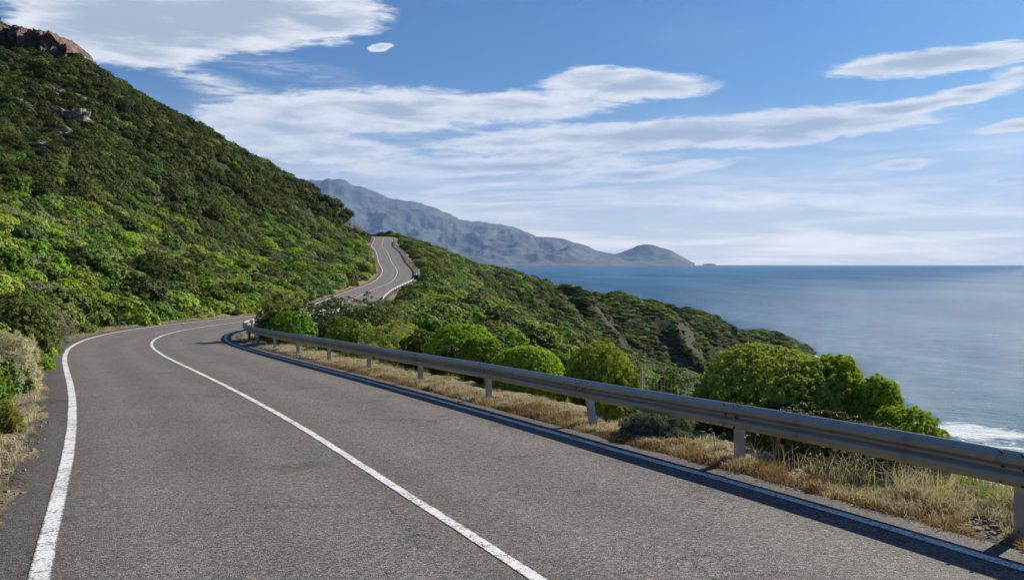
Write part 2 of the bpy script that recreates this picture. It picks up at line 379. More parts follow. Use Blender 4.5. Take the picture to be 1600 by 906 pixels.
steep = SS(t, MATH(t, 'ADD', sepn.outputs[2], MATH(t, 'MULTIPLY', MATH(t, 'SUBTRACT', nB_, .5), .22)), .74, .60)
base = MIX(t, steep, base, rock)
base = MIX(t, ATTR(t, 'verge'), base, straw)
dirt = MIX(t, nC_, (.045, .038, .032), (.13, .11, .09))
base = MIX(t, ATTR(t, 'edge'), base, dirt)
sand = MIX(t, SS(t, nC_, .3, .7), (.30, .27, .23), (.52, .48, .42))
base = MIX(t, SS(t, sepp.outputs[2], 3.2, 1.9), base, sand)
t.links.new(base, b.inputs['Base Color']); b.inputs['Roughness'].default_value = .95; b.inputs['Specular IOR Level'].default_value = .1
t.links.new(BUMP(t, MATH(t, 'ADD', nB_, MATH(t, 'MULTIPLY', nC_, .25)), .9, .25), b.inputs['Normal'])
ad = np.abs(TD).ravel(); nz = (fbm(TX.ravel() * .7, TY.ravel() * .7, 3, 51)) * 1.2
verge = np.where(TD.ravel() > 0, 1 - sstep(6.2, 7.6, ad + nz), 1 - sstep(5.6, 7.4, ad + nz))
edge = 1 - sstep(3.85, 4.5, ad + nz * .5)
me = np_mesh('ground', np.column_stack([TX.ravel(), TY.ravel(), TZ.ravel()]), grid_quads(nA, nR)[:, ::-1], True, {'verge': verge, 'edge': edge})
link('ground', me, m_ground, kind='structure')

# ------------------------------------------------------------------ road
m_asph, t, b, _ = newmat('asphalt')
geo = N(t, 'ShaderNodeNewGeometry'); pos = geo.outputs['Position']
uvn = N(t, 'ShaderNodeUVMap'); uvn.uv_map = 'UVMap'; suv = N(t, 'ShaderNodeSeparateXYZ'); t.links.new(uvn.outputs[0], suv.inputs[0])
lat, arc = suv.outputs[0], suv.outputs[1]
vor = N(t, 'ShaderNodeTexVoronoi'); t.links.new(pos, vor.inputs['Vector']); vor.inputs['Scale'].default_value = 80
vs = N(t, 'ShaderNodeSeparateColor'); t.links.new(vor.outputs['Color'], vs.inputs[0])
stone = MATH(t, 'POWER', vs.outputs[0], 1.8)
vor2 = N(t, 'ShaderNodeTexVoronoi'); t.links.new(pos, vor2.inputs['Vector']); vor2.inputs['Scale'].default_value = 36
vs2 = N(t, 'ShaderNodeSeparateColor'); t.links.new(vor2.outputs['Color'], vs2.inputs[0])
col = MIX(t, MATH(t, 'ADD', MATH(t, 'MULTIPLY', stone, .72), MATH(t, 'MULTIPLY', MATH(t, 'POWER', vs2.outputs[0], 3), .35), clamp=True), (.042, .037, .033), (.35, .305, .275))
big = NOISE(t, pos, .55, 5, .6); streak = NOISE(t, MAPV(t, uvn.outputs[0], (2.2, .10, 1)), 1.0, 5, .6)
fine = NOISE(t, pos, 5.5, 4, .6)
val = MATH(t, 'ADD', MATH(t, 'ADD', .52, MATH(t, 'MULTIPLY', big, .46)), MATH(t, 'ADD', MATH(t, 'MULTIPLY', streak, .34), MATH(t, 'MULTIPLY', fine, .16)))
# polished wheel tracks a little lighter, outside strip darker
wt = None
for c in (-2.55, -.95, .95, 2.55):
    g = MATH(t, 'POWER', 2.718, MATH(t, 'MULTIPLY', MATH(t, 'POWER', MATH(t, 'DIVIDE', MATH(t, 'SUBTRACT', lat, c), .42), 2.0), -1.0))
    wt = g if wt is None else MATH(t, 'ADD', wt, g)
val = MATH(t, 'MULTIPLY', val, MATH(t, 'ADD', .93, MATH(t, 'MULTIPLY', wt, .17)))
val = MATH(t, 'MULTIPLY', val, SS(t, MATH(t, 'ABSOLUTE', lat), 3.3, 3.65, 1.0, .72))
# cracks and small dark patches
cv = N(t, 'ShaderNodeTexVoronoi', feature='DISTANCE_TO_EDGE'); cv.inputs['Scale'].default_value = .33
cvm = N(t, 'ShaderNodeVectorMath', operation='ADD'); t.links.new(pos, cvm.inputs[0]); t.links.new(NOISE(t, pos, 1.6, 5, .7, out='Color'), cvm.inputs[1])
t.links.new(cvm.outputs[0], cv.inputs['Vector'])
crack = MATH(t, 'MULTIPLY', SS(t, cv.outputs['Distance'], .0055, .0, 0, 1), SS(t, NOISE(t, pos, .21, 3), .47, .56))
col = MIX(t, crack, col, (.02, .018, .017))
patch = SS(t, NOISE(t, MAPV(t, pos, (1, 1, 1), (40, 3, 0)), .9, 3, .5), .62, .72, 0, .45)
col = MIX(t, patch, col, (.05, .045, .042))
hv = N(t, 'ShaderNodeHueSaturation'); t.links.new(col, hv.inputs['Color']); t.links.new(val, hv.inputs['Value'])
t.links.new(hv.outputs[0], b.inputs['Base Color']); b.inputs['Roughness'].default_value = .82; b.inputs['Specular IOR Level'].default_value = .35
t.links.new(BUMP(t, MATH(t, 'SUBTRACT', stone, MATH(t, 'MULTIPLY', vor.outputs['Distance'], 1.2)), .75, .008), b.inputs['Normal'])
lats = np.array([-4.1, -3.85, -3.6, -3.35, -2.2, -1, 0, 1, 2.2, 3.35, 3.6, 3.75, 3.95])
ns = len(SA); V = []; UV = []
near_s = SA < SA[np.argmin(np.abs(RC[:, 1] - 60))]
LW = np.where(near_s, np.interp(RC[:, 1], [5, 9, 14, 20, 27, 34, 46], [-.06, -.20, -.22, -.13, -.03, .08, 0]), 0); RW = np.where(near_s, np.interp(RC[:, 1], [8, 16], [.12, 0]), 0)
LW = np.convolve(np.pad(LW, 15, 'edge'), np.ones(31) / 31, 'valid')
ragl = fbm(SA * .9, SA * 0 + 3, 4, 61) * .28; ragr = fbm(SA * .8, SA * 0 + 8, 4, 62) * .16
for k, d in enumerate(lats):
    dd = np.full(ns, d) + (LW if d < -3 else RW if d > 3 else 0) + (ragl if k == 0 else ragr if k == len(lats) - 1 else 0)
    V.append(off(dd, slice(None), -.05 if k in (0, len(lats) - 1) else 0.0)); UV.append(np.column_stack([dd, SA]))
V = np.stack(V, 1).reshape(-1, 3); UV = np.stack(UV, 1).reshape(-1, 2)
me = np_mesh('road', V, grid_quads(ns, len(lats))[:, ::-1], True, None, UV)
link('road', me, m_asph, kind='structure')
m_line, t, b, _ = newmat('road_paint')
geo = N(t, 'ShaderNodeNewGeometry'); pos = geo.outputs['Position']
v1 = N(t, 'ShaderNodeTexVoronoi'); t.links.new(pos, v1.inputs['Vector']); v1.inputs['Scale'].default_value = 55
s1 = N(t, 'ShaderNodeSeparateColor'); t.links.new(v1.outputs['Color'], s1.inputs[0])
wear = MATH(t, 'ADD', MATH(t, 'MULTIPLY', s1.outputs[0], .5), MATH(t, 'MULTIPLY', NOISE(t, pos, 2.5, 5, .7), .9))
uvn = N(t, 'ShaderNodeUVMap'); uvn.uv_map = 'UVMap'; suv = N(t, 'ShaderNodeSeparateXYZ'); t.links.new(uvn.outputs[0], suv.inputs[0])
eg = SS(t, MATH(t, 'ABSOLUTE', suv.outputs[0]), .72, 1.0, 0, .38)
col = MIX(t, SS(t, MATH(t, 'ADD', wear, eg), .70, 1.0), MIX(t, NOISE(t, pos, 3, 4), (.62, .62, .61), (.80, .80, .79)), (.14, .125, .115))
t.links.new(col, b.inputs['Base Color']); b.inputs['Roughness'].default_value = .7
t.links.new(BUMP(t, v1.outputs['Distance'], .5, .006), b.inputs['Normal'])
def stripe(c, w, name):
    jit = fbm(SA * 1.3, SA * 0 + w * 50, 3, 70) * .012; c = np.full(ns, 0.0) + c
    Vs = np.stack([off(c - w / 2 + jit, slice(None), .005), off(c, slice(None), .005), off(c + w / 2 + jit, slice(None), .005)], 1).reshape(-1, 3)
    U = np.stack([np.column_stack([np.full(ns, k), SA]) for k in (-1, 0, 1)], 1).reshape(-1, 2)
    link(name, np_mesh(name, Vs, grid_quads(ns, 3)[:, ::-1], True, None, U), m_line, kind='structure')
stripe(-3.35 + LW, .17, 'edge_line'); stripe(0, .125, 'centre_line'); stripe(3.35 + RW, .13, 'edge_line')

# ------------------------------------------------------------------ sea
m_sea, t, b, _ = newmat('sea')
geo = N(t, 'ShaderNodeNewGeometry'); pos = geo.outputs['Position']
cd = N(t, 'ShaderNodeVectorMath', operation='LENGTH'); t.links.new(pos, cd.inputs[0]); dist = cd.outputs['Value']
p2 = MAPV(t, pos, (1, 1, 1), (0, 0, 0), (0, 0, R_(28)))
sw = NOISE(t, MAPV(t, p2, (.018, .05, 1)), 1, 3, .5, .3)
wv = NOISE(t, MAPV(t, p2, (.16, .34, 1)), 1, 5, .62, .5)
rp = NOISE(t, MAPV(t, p2, (.9, 1.6, 1)), 1, 4, .65)
hgt = MATH(t, 'ADD', MATH(t, 'MULTIPLY', sw, 1.5), MATH(t, 'ADD', MATH(t, 'MULTIPLY', wv, 1.3), MATH(t, 'MULTIPLY', rp, .35)))
pat = NOISE(t, MAPV(t, pos, (.0035, .0011, 1)), 1, 6, .62, .8)
pat2 = NOISE(t, MAPV(t, p2, (.05, .12, 1)), 1, 5, .7)
shal = SS(t, dist, 170, 520, 0.0, 1.0)
deep = MIX(t, SS(t, MATH(t, 'ADD', MATH(t, 'MULTIPLY', pat, .55), MATH(t, 'MULTIPLY', pat2, .55)), .38, .72), (.018, .075, .155), (.065, .18, .30))
shc = MIX(t, pat2, (.030, .105, .150), (.085, .21, .26))
wat = MIX(t, shal, shc, deep)
# foam: belt over the shallows, plus broken crests
shore = ATTR(t, 'shore')
f1 = NOISE(t, MAPV(t, pos, (.10, .16, 1)), 1, 7, .72, .9); f2 = NOISE(t, pos, .7, 5, .7)
foam = SS(t, MATH(t, 'ADD', MATH(t, 'ADD', MATH(t, 'MULTIPLY', shore, .75), MATH(t, 'MULTIPLY', f1, .7)), MATH(t, 'MULTIPLY', f2, .25)), .74, .98)
sparse = MATH(t, 'MULTIPLY', SS(t, NOISE(t, MAPV(t, p2, (.045, .16, 1), (9, 4, 0)), 1, 6, .7, .4), .66, .74), SS(t, dist, 200, 1500, .75, 0))
fo = MATH(t, 'MAXIMUM', foam, sparse)
wat = MIX(t, fo, wat, (.72, .77, .80))
t.links.new(wat, b.inputs['Base Color'])
t.links.new(SS(t, fo, 0, 1, .16, .8), b.inputs['Roughness'])
b.inputs['IOR'].default_value = 1.33; b.inputs['Specular IOR Level'].default_value = .3
bp = N(t, 'ShaderNodeBump'); t.links.new(hgt, bp.inputs['Height']); bp.inputs['Distance'].default_value = 2.2; bp.inputs['Strength'].default_value = 1.0
t.links.new(bp.outputs[0], b.inputs['Normal'])
b.inputs['Specular IOR Level'].default_value = 0.0; b.inputs['Roughness'].default_value = 1.0
for l_ in list(b.inputs['Roughness'].links): t.links.remove(l_)
gl = N(t, 'ShaderNodeBsdfGlossy'); gl.inputs['Roughness'].default_value = .12; t.links.new(bp.outputs[0], gl.inputs['Normal']); gl.inputs['Color'].default_value = (.85, .93, 1, 1)
fr = MATH(t, 'MULTIPLY', MATH(t, 'ADD', .02, MATH(t, 'MULTIPLY', pat2, .28)), MATH(t, 'SUBTRACT', 1.0, fo))
mxs = N(t, 'ShaderNodeMixShader'); t.links.new(fr, mxs.inputs[0]); t.links.new(b.outputs[0], mxs.inputs[1]); t.links.new(gl.outputs[0], mxs.inputs[2])
t.links.new(mxs.outputs[0], [q for q in t.nodes if q.type == 'OUTPUT_MATERIAL'][0].inputs[0])
saz = np.concatenate([np.arange(-180, -40, 5), np.arange(-40, 60, .35), np.arange(60, 180.5, 5)]); saz[-1] = 180
sr = np.concatenate([[1.0], 50 * np.exp(np.linspace(0, math.log(900 / 50), 200)), 900 * np.exp(np.linspace(.05, math.log(26500 / 900), 30))])
A2, R2 = np.meshgrid(np.radians(saz), sr, indexing='ij'); SX, SY = R2 * np.sin(A2), R2 * np.cos(A2)
dep = np.where(R2 < 740, -polar_lookup(TZ, SX.ravel(), SY.ravel()).reshape(SX.shape), 60)
shore_a = (1 - sstep(.8, 6.0, dep)) 
me = np_mesh('sea', np.column_stack([SX.ravel(), SY.ravel(), np.zeros(SX.size)]), grid_quads(*SX.shape)[:, ::-1], True, {'shore': shore_a})
link('sea', me, m_sea, kind='structure')

# ------------------------------------------------------------------ far mountains
m_mtn, t, b, _ = newmat('far_hills')
geo = N(t, 'ShaderNodeNewGeometry'); pos = geo.outputs['Position']
c = MIX(t, SS(t, NOISE(t, pos, .004, 6, .65), .38, .62), (.03, .05, .04), (.09, .10, .08))
c = MIX(t, SS(t, NOISE(t, MAPV(t, pos, (1, 1, 3.5)), .003, 5, .6), .58, .7), c, (.22, .20, .17))
t.links.new(c, b.inputs['Base Color']); b.inputs['Roughness'].default_value = 1
t.links.new(BUMP(t, NOISE(t, pos, .006, 7, .65), .5, 40), b.inputs['Normal'])
def range_mesh(name, sil, Yr, Ys, seed, amp, bump=1.0):
    xs = np.arange(sil[0][0], sil[-1][0] + .1, 1.6); ys = np.interp(xs, [p[0] for p in sil], [p[1] for p in sil])
    jy = fbm(xs / 17, xs * 0, 4, seed) * 3.0 * np.clip((HY - ys) / 25, 0, 1) * bump; ys = np.convolve(np.pad(ys, 6, 'edge'), np.hanning(13) / np.hanning(13).sum(), 'valid')
    tt = np.linspace(0, 1.45, 90)
    TT, XS = np.meshgrid(tt, xs, indexing='ij'); H = (HY - ys - jy * np.exp(-((TT - 1) / .16) ** 2)) * Yr / F + CAMZ
    Yv = Ys + (Yr - Ys) * TT
    prof = np.where(TT <= 1, .30 * TT + .70 * TT ** 1.7, 1 - .8 * (TT - 1) - 1.6 * (TT - 1) ** 2)
    Xv = (XS - CX) / F * Yv
    gul = ridged(Xv / 1500 + Yv / 2600, Yv / 1900 - Xv / 3000, 5, seed + 3, .5) - .7
    Zv = H * prof + gul * amp * np.clip(H / 500, 0, 1) * np.sin(np.clip(TT, 0, 1) * PI)
    Zv[0] = -25
    me = np_mesh(name, np.column_stack([Xv.ravel(), Yv.ravel(), Zv.ravel()]), grid_quads(*TT.shape), True)
    link(name, me, m_mtn, kind='structure')
range_mesh('hills', [(100, 250), (300, 262), (430, 275), (490, 281), (515, 279), (538, 280), (548, 287), (580, 296), (600, 305), (618, 312), (650, 315), (680, 324), (700, 333), (722, 344), (750, 346), (790, 351),
    (815, 359), (840, 370), (862, 371), (885, 374), (905, 382), (930, 391), (955, 396), (985, 405), (1010, 412)], 19000, 13500, 3, 240)
range_mesh('hills', [(860, 412), (900, 403), (940, 399), (965, 396), (980, 391), (995, 384), (1010, 380.5), (1022, 383), (1035, 388), (1046, 389), (1058, 397), (1072, 404), (1086, 412)], 16000, 14600, 9, 70, .5)
range_mesh('hills', [(1098, 413.3), (1104, 411.6), (1109, 411), (1114, 412), (1119, 413.3)], 14900, 14700, 19, 2, 0)

# ------------------------------------------------------------------ haze: one closed box of air, sky outside
m_haze = bpy.data.materials.new('haze'); m_haze.use_nodes = True; t = m_haze.node_tree; t.nodes.clear()
out = N(t, 'ShaderNodeOutputMaterial'); pv = N(t, 'ShaderNodeVolumePrincipled'); t.links.new(pv.outputs[0], out.inputs['Volume'])
pv.inputs['Color'].default_value = (.32, .52, .93, 1); pv.inputs['Density'].default_value = HAZE_D; pv.inputs['Anisotropy'].default_value = .1
hz = MB(); hz.box((0, 0, 1330), (55000, 55000, 2800)); ho = hz.build('haze', m_haze, kind='stuff')

# ------------------------------------------------------------------ foliage materials
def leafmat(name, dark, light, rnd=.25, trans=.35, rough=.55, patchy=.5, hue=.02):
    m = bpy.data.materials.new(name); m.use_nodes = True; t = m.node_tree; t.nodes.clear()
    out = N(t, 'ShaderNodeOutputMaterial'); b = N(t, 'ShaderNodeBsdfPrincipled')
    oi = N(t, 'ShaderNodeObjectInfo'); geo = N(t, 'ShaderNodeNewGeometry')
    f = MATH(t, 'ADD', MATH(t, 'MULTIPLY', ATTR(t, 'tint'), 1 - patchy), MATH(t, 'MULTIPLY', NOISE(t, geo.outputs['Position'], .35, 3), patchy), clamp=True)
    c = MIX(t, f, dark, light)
    hv = N(t, 'ShaderNodeHueSaturation'); t.links.new(c, hv.inputs['Color'])
    t.links.new(MATH(t, 'ADD', 1 - rnd, MATH(t, 'MULTIPLY', oi.outputs['Random'], rnd * 2)), hv.inputs['Value'])
    r2 = MATH(t, 'FRACT', MATH(t, 'MULTIPLY', oi.outputs['Random'], 7.31))
    t.links.new(MATH(t, 'ADD', .5 - hue, MATH(t, 'MULTIPLY', r2, hue * 2)), hv.inputs['Hue'])
    r3 = MATH(t, 'FRACT', MATH(t, 'MULTIPLY', oi.outputs['Random'], 13.7))
    t.links.new(MATH(t, 'ADD', .85, MATH(t, 'MULTIPLY', r3, .25)), hv.inputs['Saturation'])
    t.links.new(hv.outputs[0], b.inputs['Base Color']); b.inputs['Roughness'].default_value = rough; b.inputs['Specular IOR Level'].default_value = .14
    tr = N(t, 'ShaderNodeBsdfTranslucent'); g = N(t, 'ShaderNodeGamma'); t.links.new(hv.outputs[0], g.inputs[0]); g.inputs[1].default_value = .88
    t.links.new(MIX(t, 1.0, g.outputs[0], (1.0, 1.0, .45), 'MULTIPLY'), tr.inputs[0])
    mx = N(t, 'ShaderNodeMixShader'); mx.inputs[0].default_value = trans
    t.links.new(b.outputs[0], mx.inputs[1]); t.links.new(tr.outputs[0], mx.inputs[2]); t.links.new(mx.outputs[0], out.inputs[0])
    return m
m_bright = leafmat('leaf_bright', (.15, .27, .022), (.58, .72, .09), .12, .27, .6, .35, .01)
m_green = leafmat('leaf_green', (.07, .125, .018), (.34, .48, .075), .35, .25, .6, .4, .03)
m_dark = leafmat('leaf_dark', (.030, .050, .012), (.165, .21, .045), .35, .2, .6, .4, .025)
m_olive = leafmat('leaf_olive', (.09, .11, .03), (.34, .35, .11), .3, .3, .6, .4, .03)
m_grey = leafmat('leaf_grey', (.18, .18, .14), (.45, .43, .34), .3, .2, .7, .4, .02)
m_yellow = leafmat('leaf_yellow', (.17, .22, .03), (.56, .62, .12), .2, .28, .6, .35, .02)
m_dry = leafmat('leaf_dry', (.30, .24, .15), (.86, .79, .62), .2, .25, .8, .5, .02)
m_rust = leafmat('leaf_rust', (.20, .10, .05), (.58, .34, .18), .25, .2, .8, .5, .02)
m_silver = leafmat('leaf_silver', (.10, .14, .10), (.26, .32, .24), .2, .2, .7, .4, .02)
m_grass = leafmat('leaf_grass', (.07, .11, .025), (.22, .28, .09), .2, .4, .6, .5, .03)
m_wood, t, b, _ = newmat('twig_wood'); b.inputs['Base Color'].default_value = (.10, .075, .055, 1); b.inputs['Roughness'].default_value = .9
m_pale_wood, t, b, _ = newmat('pale_twigs'); b.inputs['Base Color'].default_value = (.30, .25, .19, 1); b.inputs['Roughness'].default_value = .9

def rdir(rg, n, zmin=-1.0):
    z = rg.uniform(zmin, 1, n); a = rg.uniform(0, 2 * PI, n); r = np.sqrt(np.maximum(0, 1 - z * z))
    return np.column_stack([r * np.cos(a), r * np.sin(a), z])
def unit(v): return v / (np.linalg.norm(v, axis=1)[:, None] + 1e-9)
def leaf_quads(c, nrm, axis, L, Wd, tint):
    """kite-shaped leaves: c is the leaf base, axis its direction, nrm roughly its face"""
    axis = unit(axis); side = unit(np.cross(axis, nrm)); L = np.asarray(L)[:, None]; Wd = np.asarray(Wd)[:, None]
    nn = np.cross(side, axis)
    v = np.stack([c, c + axis * L * .5 + side * Wd * .5 + nn * L * .06, c + axis * L - nn * L * .05, c + axis * L * .5 - side * Wd * .5 + nn * L * .06], 1).reshape(-1, 3)
    q = np.arange(len(v)).reshape(-1, 4)
    return v, q, np.repeat(tint, 4)
def dome_points(rg, n, R, H, seed, zmin=-.15, lump=.14):
    d = rdir(rg, n, zmin)
    pe = 2.7; sq = 1 / ((np.hypot(d[:, 0], d[:, 1]) ** pe + np.abs(d[:, 2]) ** pe) ** (1 / pe)); sq = 1 + (sq - 1) * .8
    k = sq * (1 + lump * 1.6 * fbm(d[:, 0] * 1.7 + seed, d[:, 1] * 1.7 + d[:, 2] * 1.3, 3, seed % 97))
    p = d * np.array([R, R, H]) * k[:, None]
    nrm = unit(d / np.array([R, R, H]))
    return p, nrm
def foliage(name, seed, R, H, ncl, per, L, Wd, mat, base=0.0, lump=.14, up=.5, inner=.35, tuft=False, droop=0, link_it=True, parts=None, rcf=.62):
    """dome of leaf clumps; parts = list of (dx, dy, dz, r, h) lobes"""
    rg = np.random.RandomState(seed); VV = []; QQ = []; TT_ = []; nv = 0
    lobes = parts or [(0, 0, 0, R, H)]
    tot = sum(l[3] * (l[3] + l[4]) for l in lobes)
    for li, (dx, dy, dz, r, h) in enumerate(lobes):
        n = max(4, int(ncl * r * (r + h) / tot))
        cp, cn = dome_points(rg, n, r, h, seed + li * 7, lump=lump)
        rc = math.sqrt(2.2 * r * (r + h) / 2 * 2 / n) * rcf
        cp = cp * rg.uniform(.93, 1.0, n)[:, None]
        ct = rg.beta(2, 2, n)
        k = per; idx = np.repeat(np.arange(n), k); m = len(idx)
        d = unit(rdir(rg, m, -.6) * .8 + cn[idx] * 1.0 + np.array([0, 0, up]) * .4)
        rr = rg.uniform(.45, 1.0, m) ** .6
        c = cp[idx] + d * (rc * rr * rg.uniform(.75, 1.2, n)[idx])[:, None]
        if tuft:
            ax = unit(d * .6 + rdir(rg, m) * .8); nr = unit(cn[idx] * .9 + d * .5 + rdir(rg, m) * .5)
        else:
            nr = unit(cn[idx] * .6 + d * .7 + rdir(rg, m) * .42); ax = np.cross(nr, rdir(rg, m))
        v, q, tt = leaf_quads(c + np.array([dx, dy, dz]), nr, ax, L * rg.uniform(.6, 1.25, m), Wd * rg.uniform(.7, 1.2, m), np.clip(ct[idx] * .75 + rg.uniform(-.2, .45, m), 0, 1))
        VV.append(v); QQ.append(q + nv); TT_.append(tt); nv += len(v)
        # foliage further in, so the crown is closed from the side
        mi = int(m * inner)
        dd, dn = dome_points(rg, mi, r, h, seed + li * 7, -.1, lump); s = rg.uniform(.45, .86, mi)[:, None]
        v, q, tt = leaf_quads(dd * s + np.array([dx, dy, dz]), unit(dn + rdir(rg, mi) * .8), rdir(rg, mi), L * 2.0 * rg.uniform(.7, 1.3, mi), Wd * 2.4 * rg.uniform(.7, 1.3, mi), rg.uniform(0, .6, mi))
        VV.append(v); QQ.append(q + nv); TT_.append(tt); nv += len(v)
    v = np.concatenate(VV); v[:, 2] += base
    me = np_mesh(name, v, np.concatenate(QQ), False, {'tint': np.concatenate(TT_)})
    me.materials.append(mat)
    return me
def branches(seed, R, H, n=9, r0=.035, mat=None, spread=.75, base=-.3, sub=3):
    rg = random.Random(seed); mb = MB()
    for i in range(n):
        a = rg.uniform(0, 2 * PI); e = rg.uniform(.15, spread)
        tip = Vector((math.cos(a) * R * e, math.sin(a) * R * e, H * (.85 - .35 * e * e)))
        mid = Vector((tip.x * .45 + rg.uniform(-.1, .1) * R, tip.y * .45 + rg.uniform(-.1, .1) * R, tip.z * .45))
        st = Vector((tip.x * .08, tip.y * .08, base))
        mb.tube([st, (st + mid) / 2 + Vector((rg.uniform(-.04, .04), rg.uniform(-.04, .04), 0)) * R, mid, tip], [r0, r0 * .8, r0 * .6, r0 * .2], 5)
        for k in range(sub):
            b2 = rg.uniform(0, 2 * PI); e2 = Vector((math.cos(b2), math.sin(b2), .9)).normalized() * R * rg.uniform(.25, .42)
            mb.tube([mid, mid + e2 * .5 + Vector((0, 0, .03)), mid + e2], [r0 * .5, r0 * .35, r0 * .12], 4)
    return mb

# ------------------------------------------------------------------ hillside maquis: prototypes
PR = []   # (object kind name, mesh, label stem, category)
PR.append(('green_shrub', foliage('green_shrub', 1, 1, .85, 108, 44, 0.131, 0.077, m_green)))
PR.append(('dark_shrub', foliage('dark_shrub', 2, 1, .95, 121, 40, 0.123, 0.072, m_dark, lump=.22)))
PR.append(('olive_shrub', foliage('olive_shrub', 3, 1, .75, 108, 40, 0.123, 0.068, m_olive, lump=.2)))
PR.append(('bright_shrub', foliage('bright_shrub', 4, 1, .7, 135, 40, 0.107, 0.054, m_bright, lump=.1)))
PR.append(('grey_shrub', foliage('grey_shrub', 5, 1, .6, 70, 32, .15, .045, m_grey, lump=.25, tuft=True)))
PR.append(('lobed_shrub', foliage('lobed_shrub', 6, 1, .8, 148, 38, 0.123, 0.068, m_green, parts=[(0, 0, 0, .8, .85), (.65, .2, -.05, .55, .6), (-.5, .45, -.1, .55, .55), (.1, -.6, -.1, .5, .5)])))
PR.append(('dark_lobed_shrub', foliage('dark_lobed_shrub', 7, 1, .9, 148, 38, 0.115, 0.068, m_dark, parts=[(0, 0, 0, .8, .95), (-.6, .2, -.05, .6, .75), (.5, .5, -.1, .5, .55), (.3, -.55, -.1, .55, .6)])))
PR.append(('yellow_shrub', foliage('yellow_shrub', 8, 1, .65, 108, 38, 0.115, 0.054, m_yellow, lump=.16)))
LEAFSTEM = ['mid-green leafy shrub', 'dark green dense shrub', 'olive green shrub', 'bright green rounded shrub', 'pale grey twiggy shrub', 'many-lobed green shrub', 'dark many-lobed shrub', 'yellow-green low shrub']
rg = np.random.RandomState(77)
def scatter(n, a0, a1, r0, r1, lowp=1.0):
    a = np.radians(rg.uniform(a0, a1, n)); r = np.sqrt(rg.uniform(r0 * r0, r1 * r1, n))
    return r * np.sin(a), r * np.cos(a)
xs1, ys1 = scatter(20000, -40, 38, 12, 130); xs2, ys2 = scatter(120000, -38, 26, 125, 470)
xs3, ys3 = scatter(70000, -6, 26, 150, 470)
X = np.concatenate([xs1, xs2, xs3]); Y = np.concatenate([ys1, ys2, ys3])
Z = polar_lookup(TZ, X, Y); D = polar_lookup(TD, X, Y); SLP = polar_lookup(TSL, X, Y)
dist = np.hypot(X, Y)
rad = np.clip(np.exp(rg.normal(-.10, .42, len(X))), .42, 1.95) * (0.92 + .0011 * dist)
rad = np.where((dist < 60) & (D > 0), rad * .7, rad)
rad = rad * np.where(X > 10, .72, 1)
vis = polar_lookup(HZ, X, Y) * dist <= (Z - CAMZ + rad * 1.2 + 1.0)
patchn = fbm(X / 22, Y / 22, 3, 91)
bare = fbm(X / 11, Y / 11, 3, 93)
keep = vis & (Z > 3.0) & (SLP + .35 * fbm(X / 9, Y / 9, 3, 97) < np.where(X < 0, 2.2, .98) + rg.uniform(-.15, .3, len(X))) & (bare > -.38)
rr_ = rad * .8
keep &= np.where(D < 0, -D > 4.7 + rr_ * .95, D > 5.4 + rr_)
keep &= ~((D > 0) & (D < 9.5) & (Y < 62))           # the verge by the guardrail is planted by hand below
keep &= ~((dist < 17) & (D < 0) & (rad > .9))
X, Y, Z, D, rad, dist, patchn, SLP = [a[keep] for a in (X, Y, Z, D, rad, dist, patchn, SLP)]
# thin out by size so shrubs touch but do not pile up
cell = {}; order = np.argsort(-rad * rg.uniform(.7, 1.3, len(X))); ok = np.zeros(len(X), bool)
for i in order:
    cx, cy = int(X[i] // 3), int(Y[i] // 3); good = True
    for ax_ in (cx - 1, cx, cx + 1):
        for ay_ in (cy - 1, cy, cy + 1):
            for j in cell.get((ax_, ay_), ()):
                if (X[i] - X[j]) ** 2 + (Y[i] - Y[j]) ** 2 < ((.62 if X[i] < 8 else .50) * (rad[i] * .5 + rad[j] * .5) * 1.45) ** 2: good = False; break
            if not good: break
        if not good: break
    if good: ok[i] = True; cell.setdefault((cx, cy), []).append(i)
X, Y, Z, D, rad, dist, patchn, SLP = [a[ok] for a in (X, Y, Z, D, rad, dist, patchn, SLP)]
print('SHRUBS', len(X))
u = rg.rand(len(X)) + patchn * .45 + np.where((X < 0) & (D < 0), .16 - .66 * sstep(3, 16, Z - CAMZ), 0)  # darker kinds upslope, brighter below: the hill's upper shade put into shrub colour
sea_side = sstep(-10, 40, X)
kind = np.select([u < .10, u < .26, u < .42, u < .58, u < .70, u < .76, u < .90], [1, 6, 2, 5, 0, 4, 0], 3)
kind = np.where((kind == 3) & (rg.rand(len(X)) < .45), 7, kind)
rotz = rg.uniform(0, 2 * PI, len(X)); hs = rg.uniform(.7, 1.1, len(X)) * np.where(sea_side > .5, .5, 1)
hs = hs * np.where(rad > 2.2, .85, 1)
# the 280 that show largest stand as objects of their own
infov = (np.abs(X / Y) < .63) & (dist > 8)
score = np.where(infov, rad / dist, 0); big_i = np.argsort(-score)[:280]; isbig = np.zeros(len(X), bool); isbig[big_i] = True
cnt = {}
for i in big_i:
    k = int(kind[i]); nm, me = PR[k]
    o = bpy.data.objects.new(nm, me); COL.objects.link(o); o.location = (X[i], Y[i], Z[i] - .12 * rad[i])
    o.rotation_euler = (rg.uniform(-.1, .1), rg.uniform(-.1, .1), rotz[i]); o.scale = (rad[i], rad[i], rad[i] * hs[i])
    px, py = CX + F * X[i] / Y[i], HY - F * (Z[i] - CAMZ) / Y[i]
    if D[i] < 0: zone = 'at the foot of the slope beside the left verge' if D[i] > -12 and Y[i] < 60 else ('low on the green hillside left of the road' if D[i] > -30 else 'up on the green hillside left of the road')
    else: zone = 'on the slope falling to the sea right of the road'
    o['label'] = LEAFSTEM[k] + ' ' + zone; o['category'] = 'shrub'; o['group'] = LEAFSTEM[k] + 's ' + zone
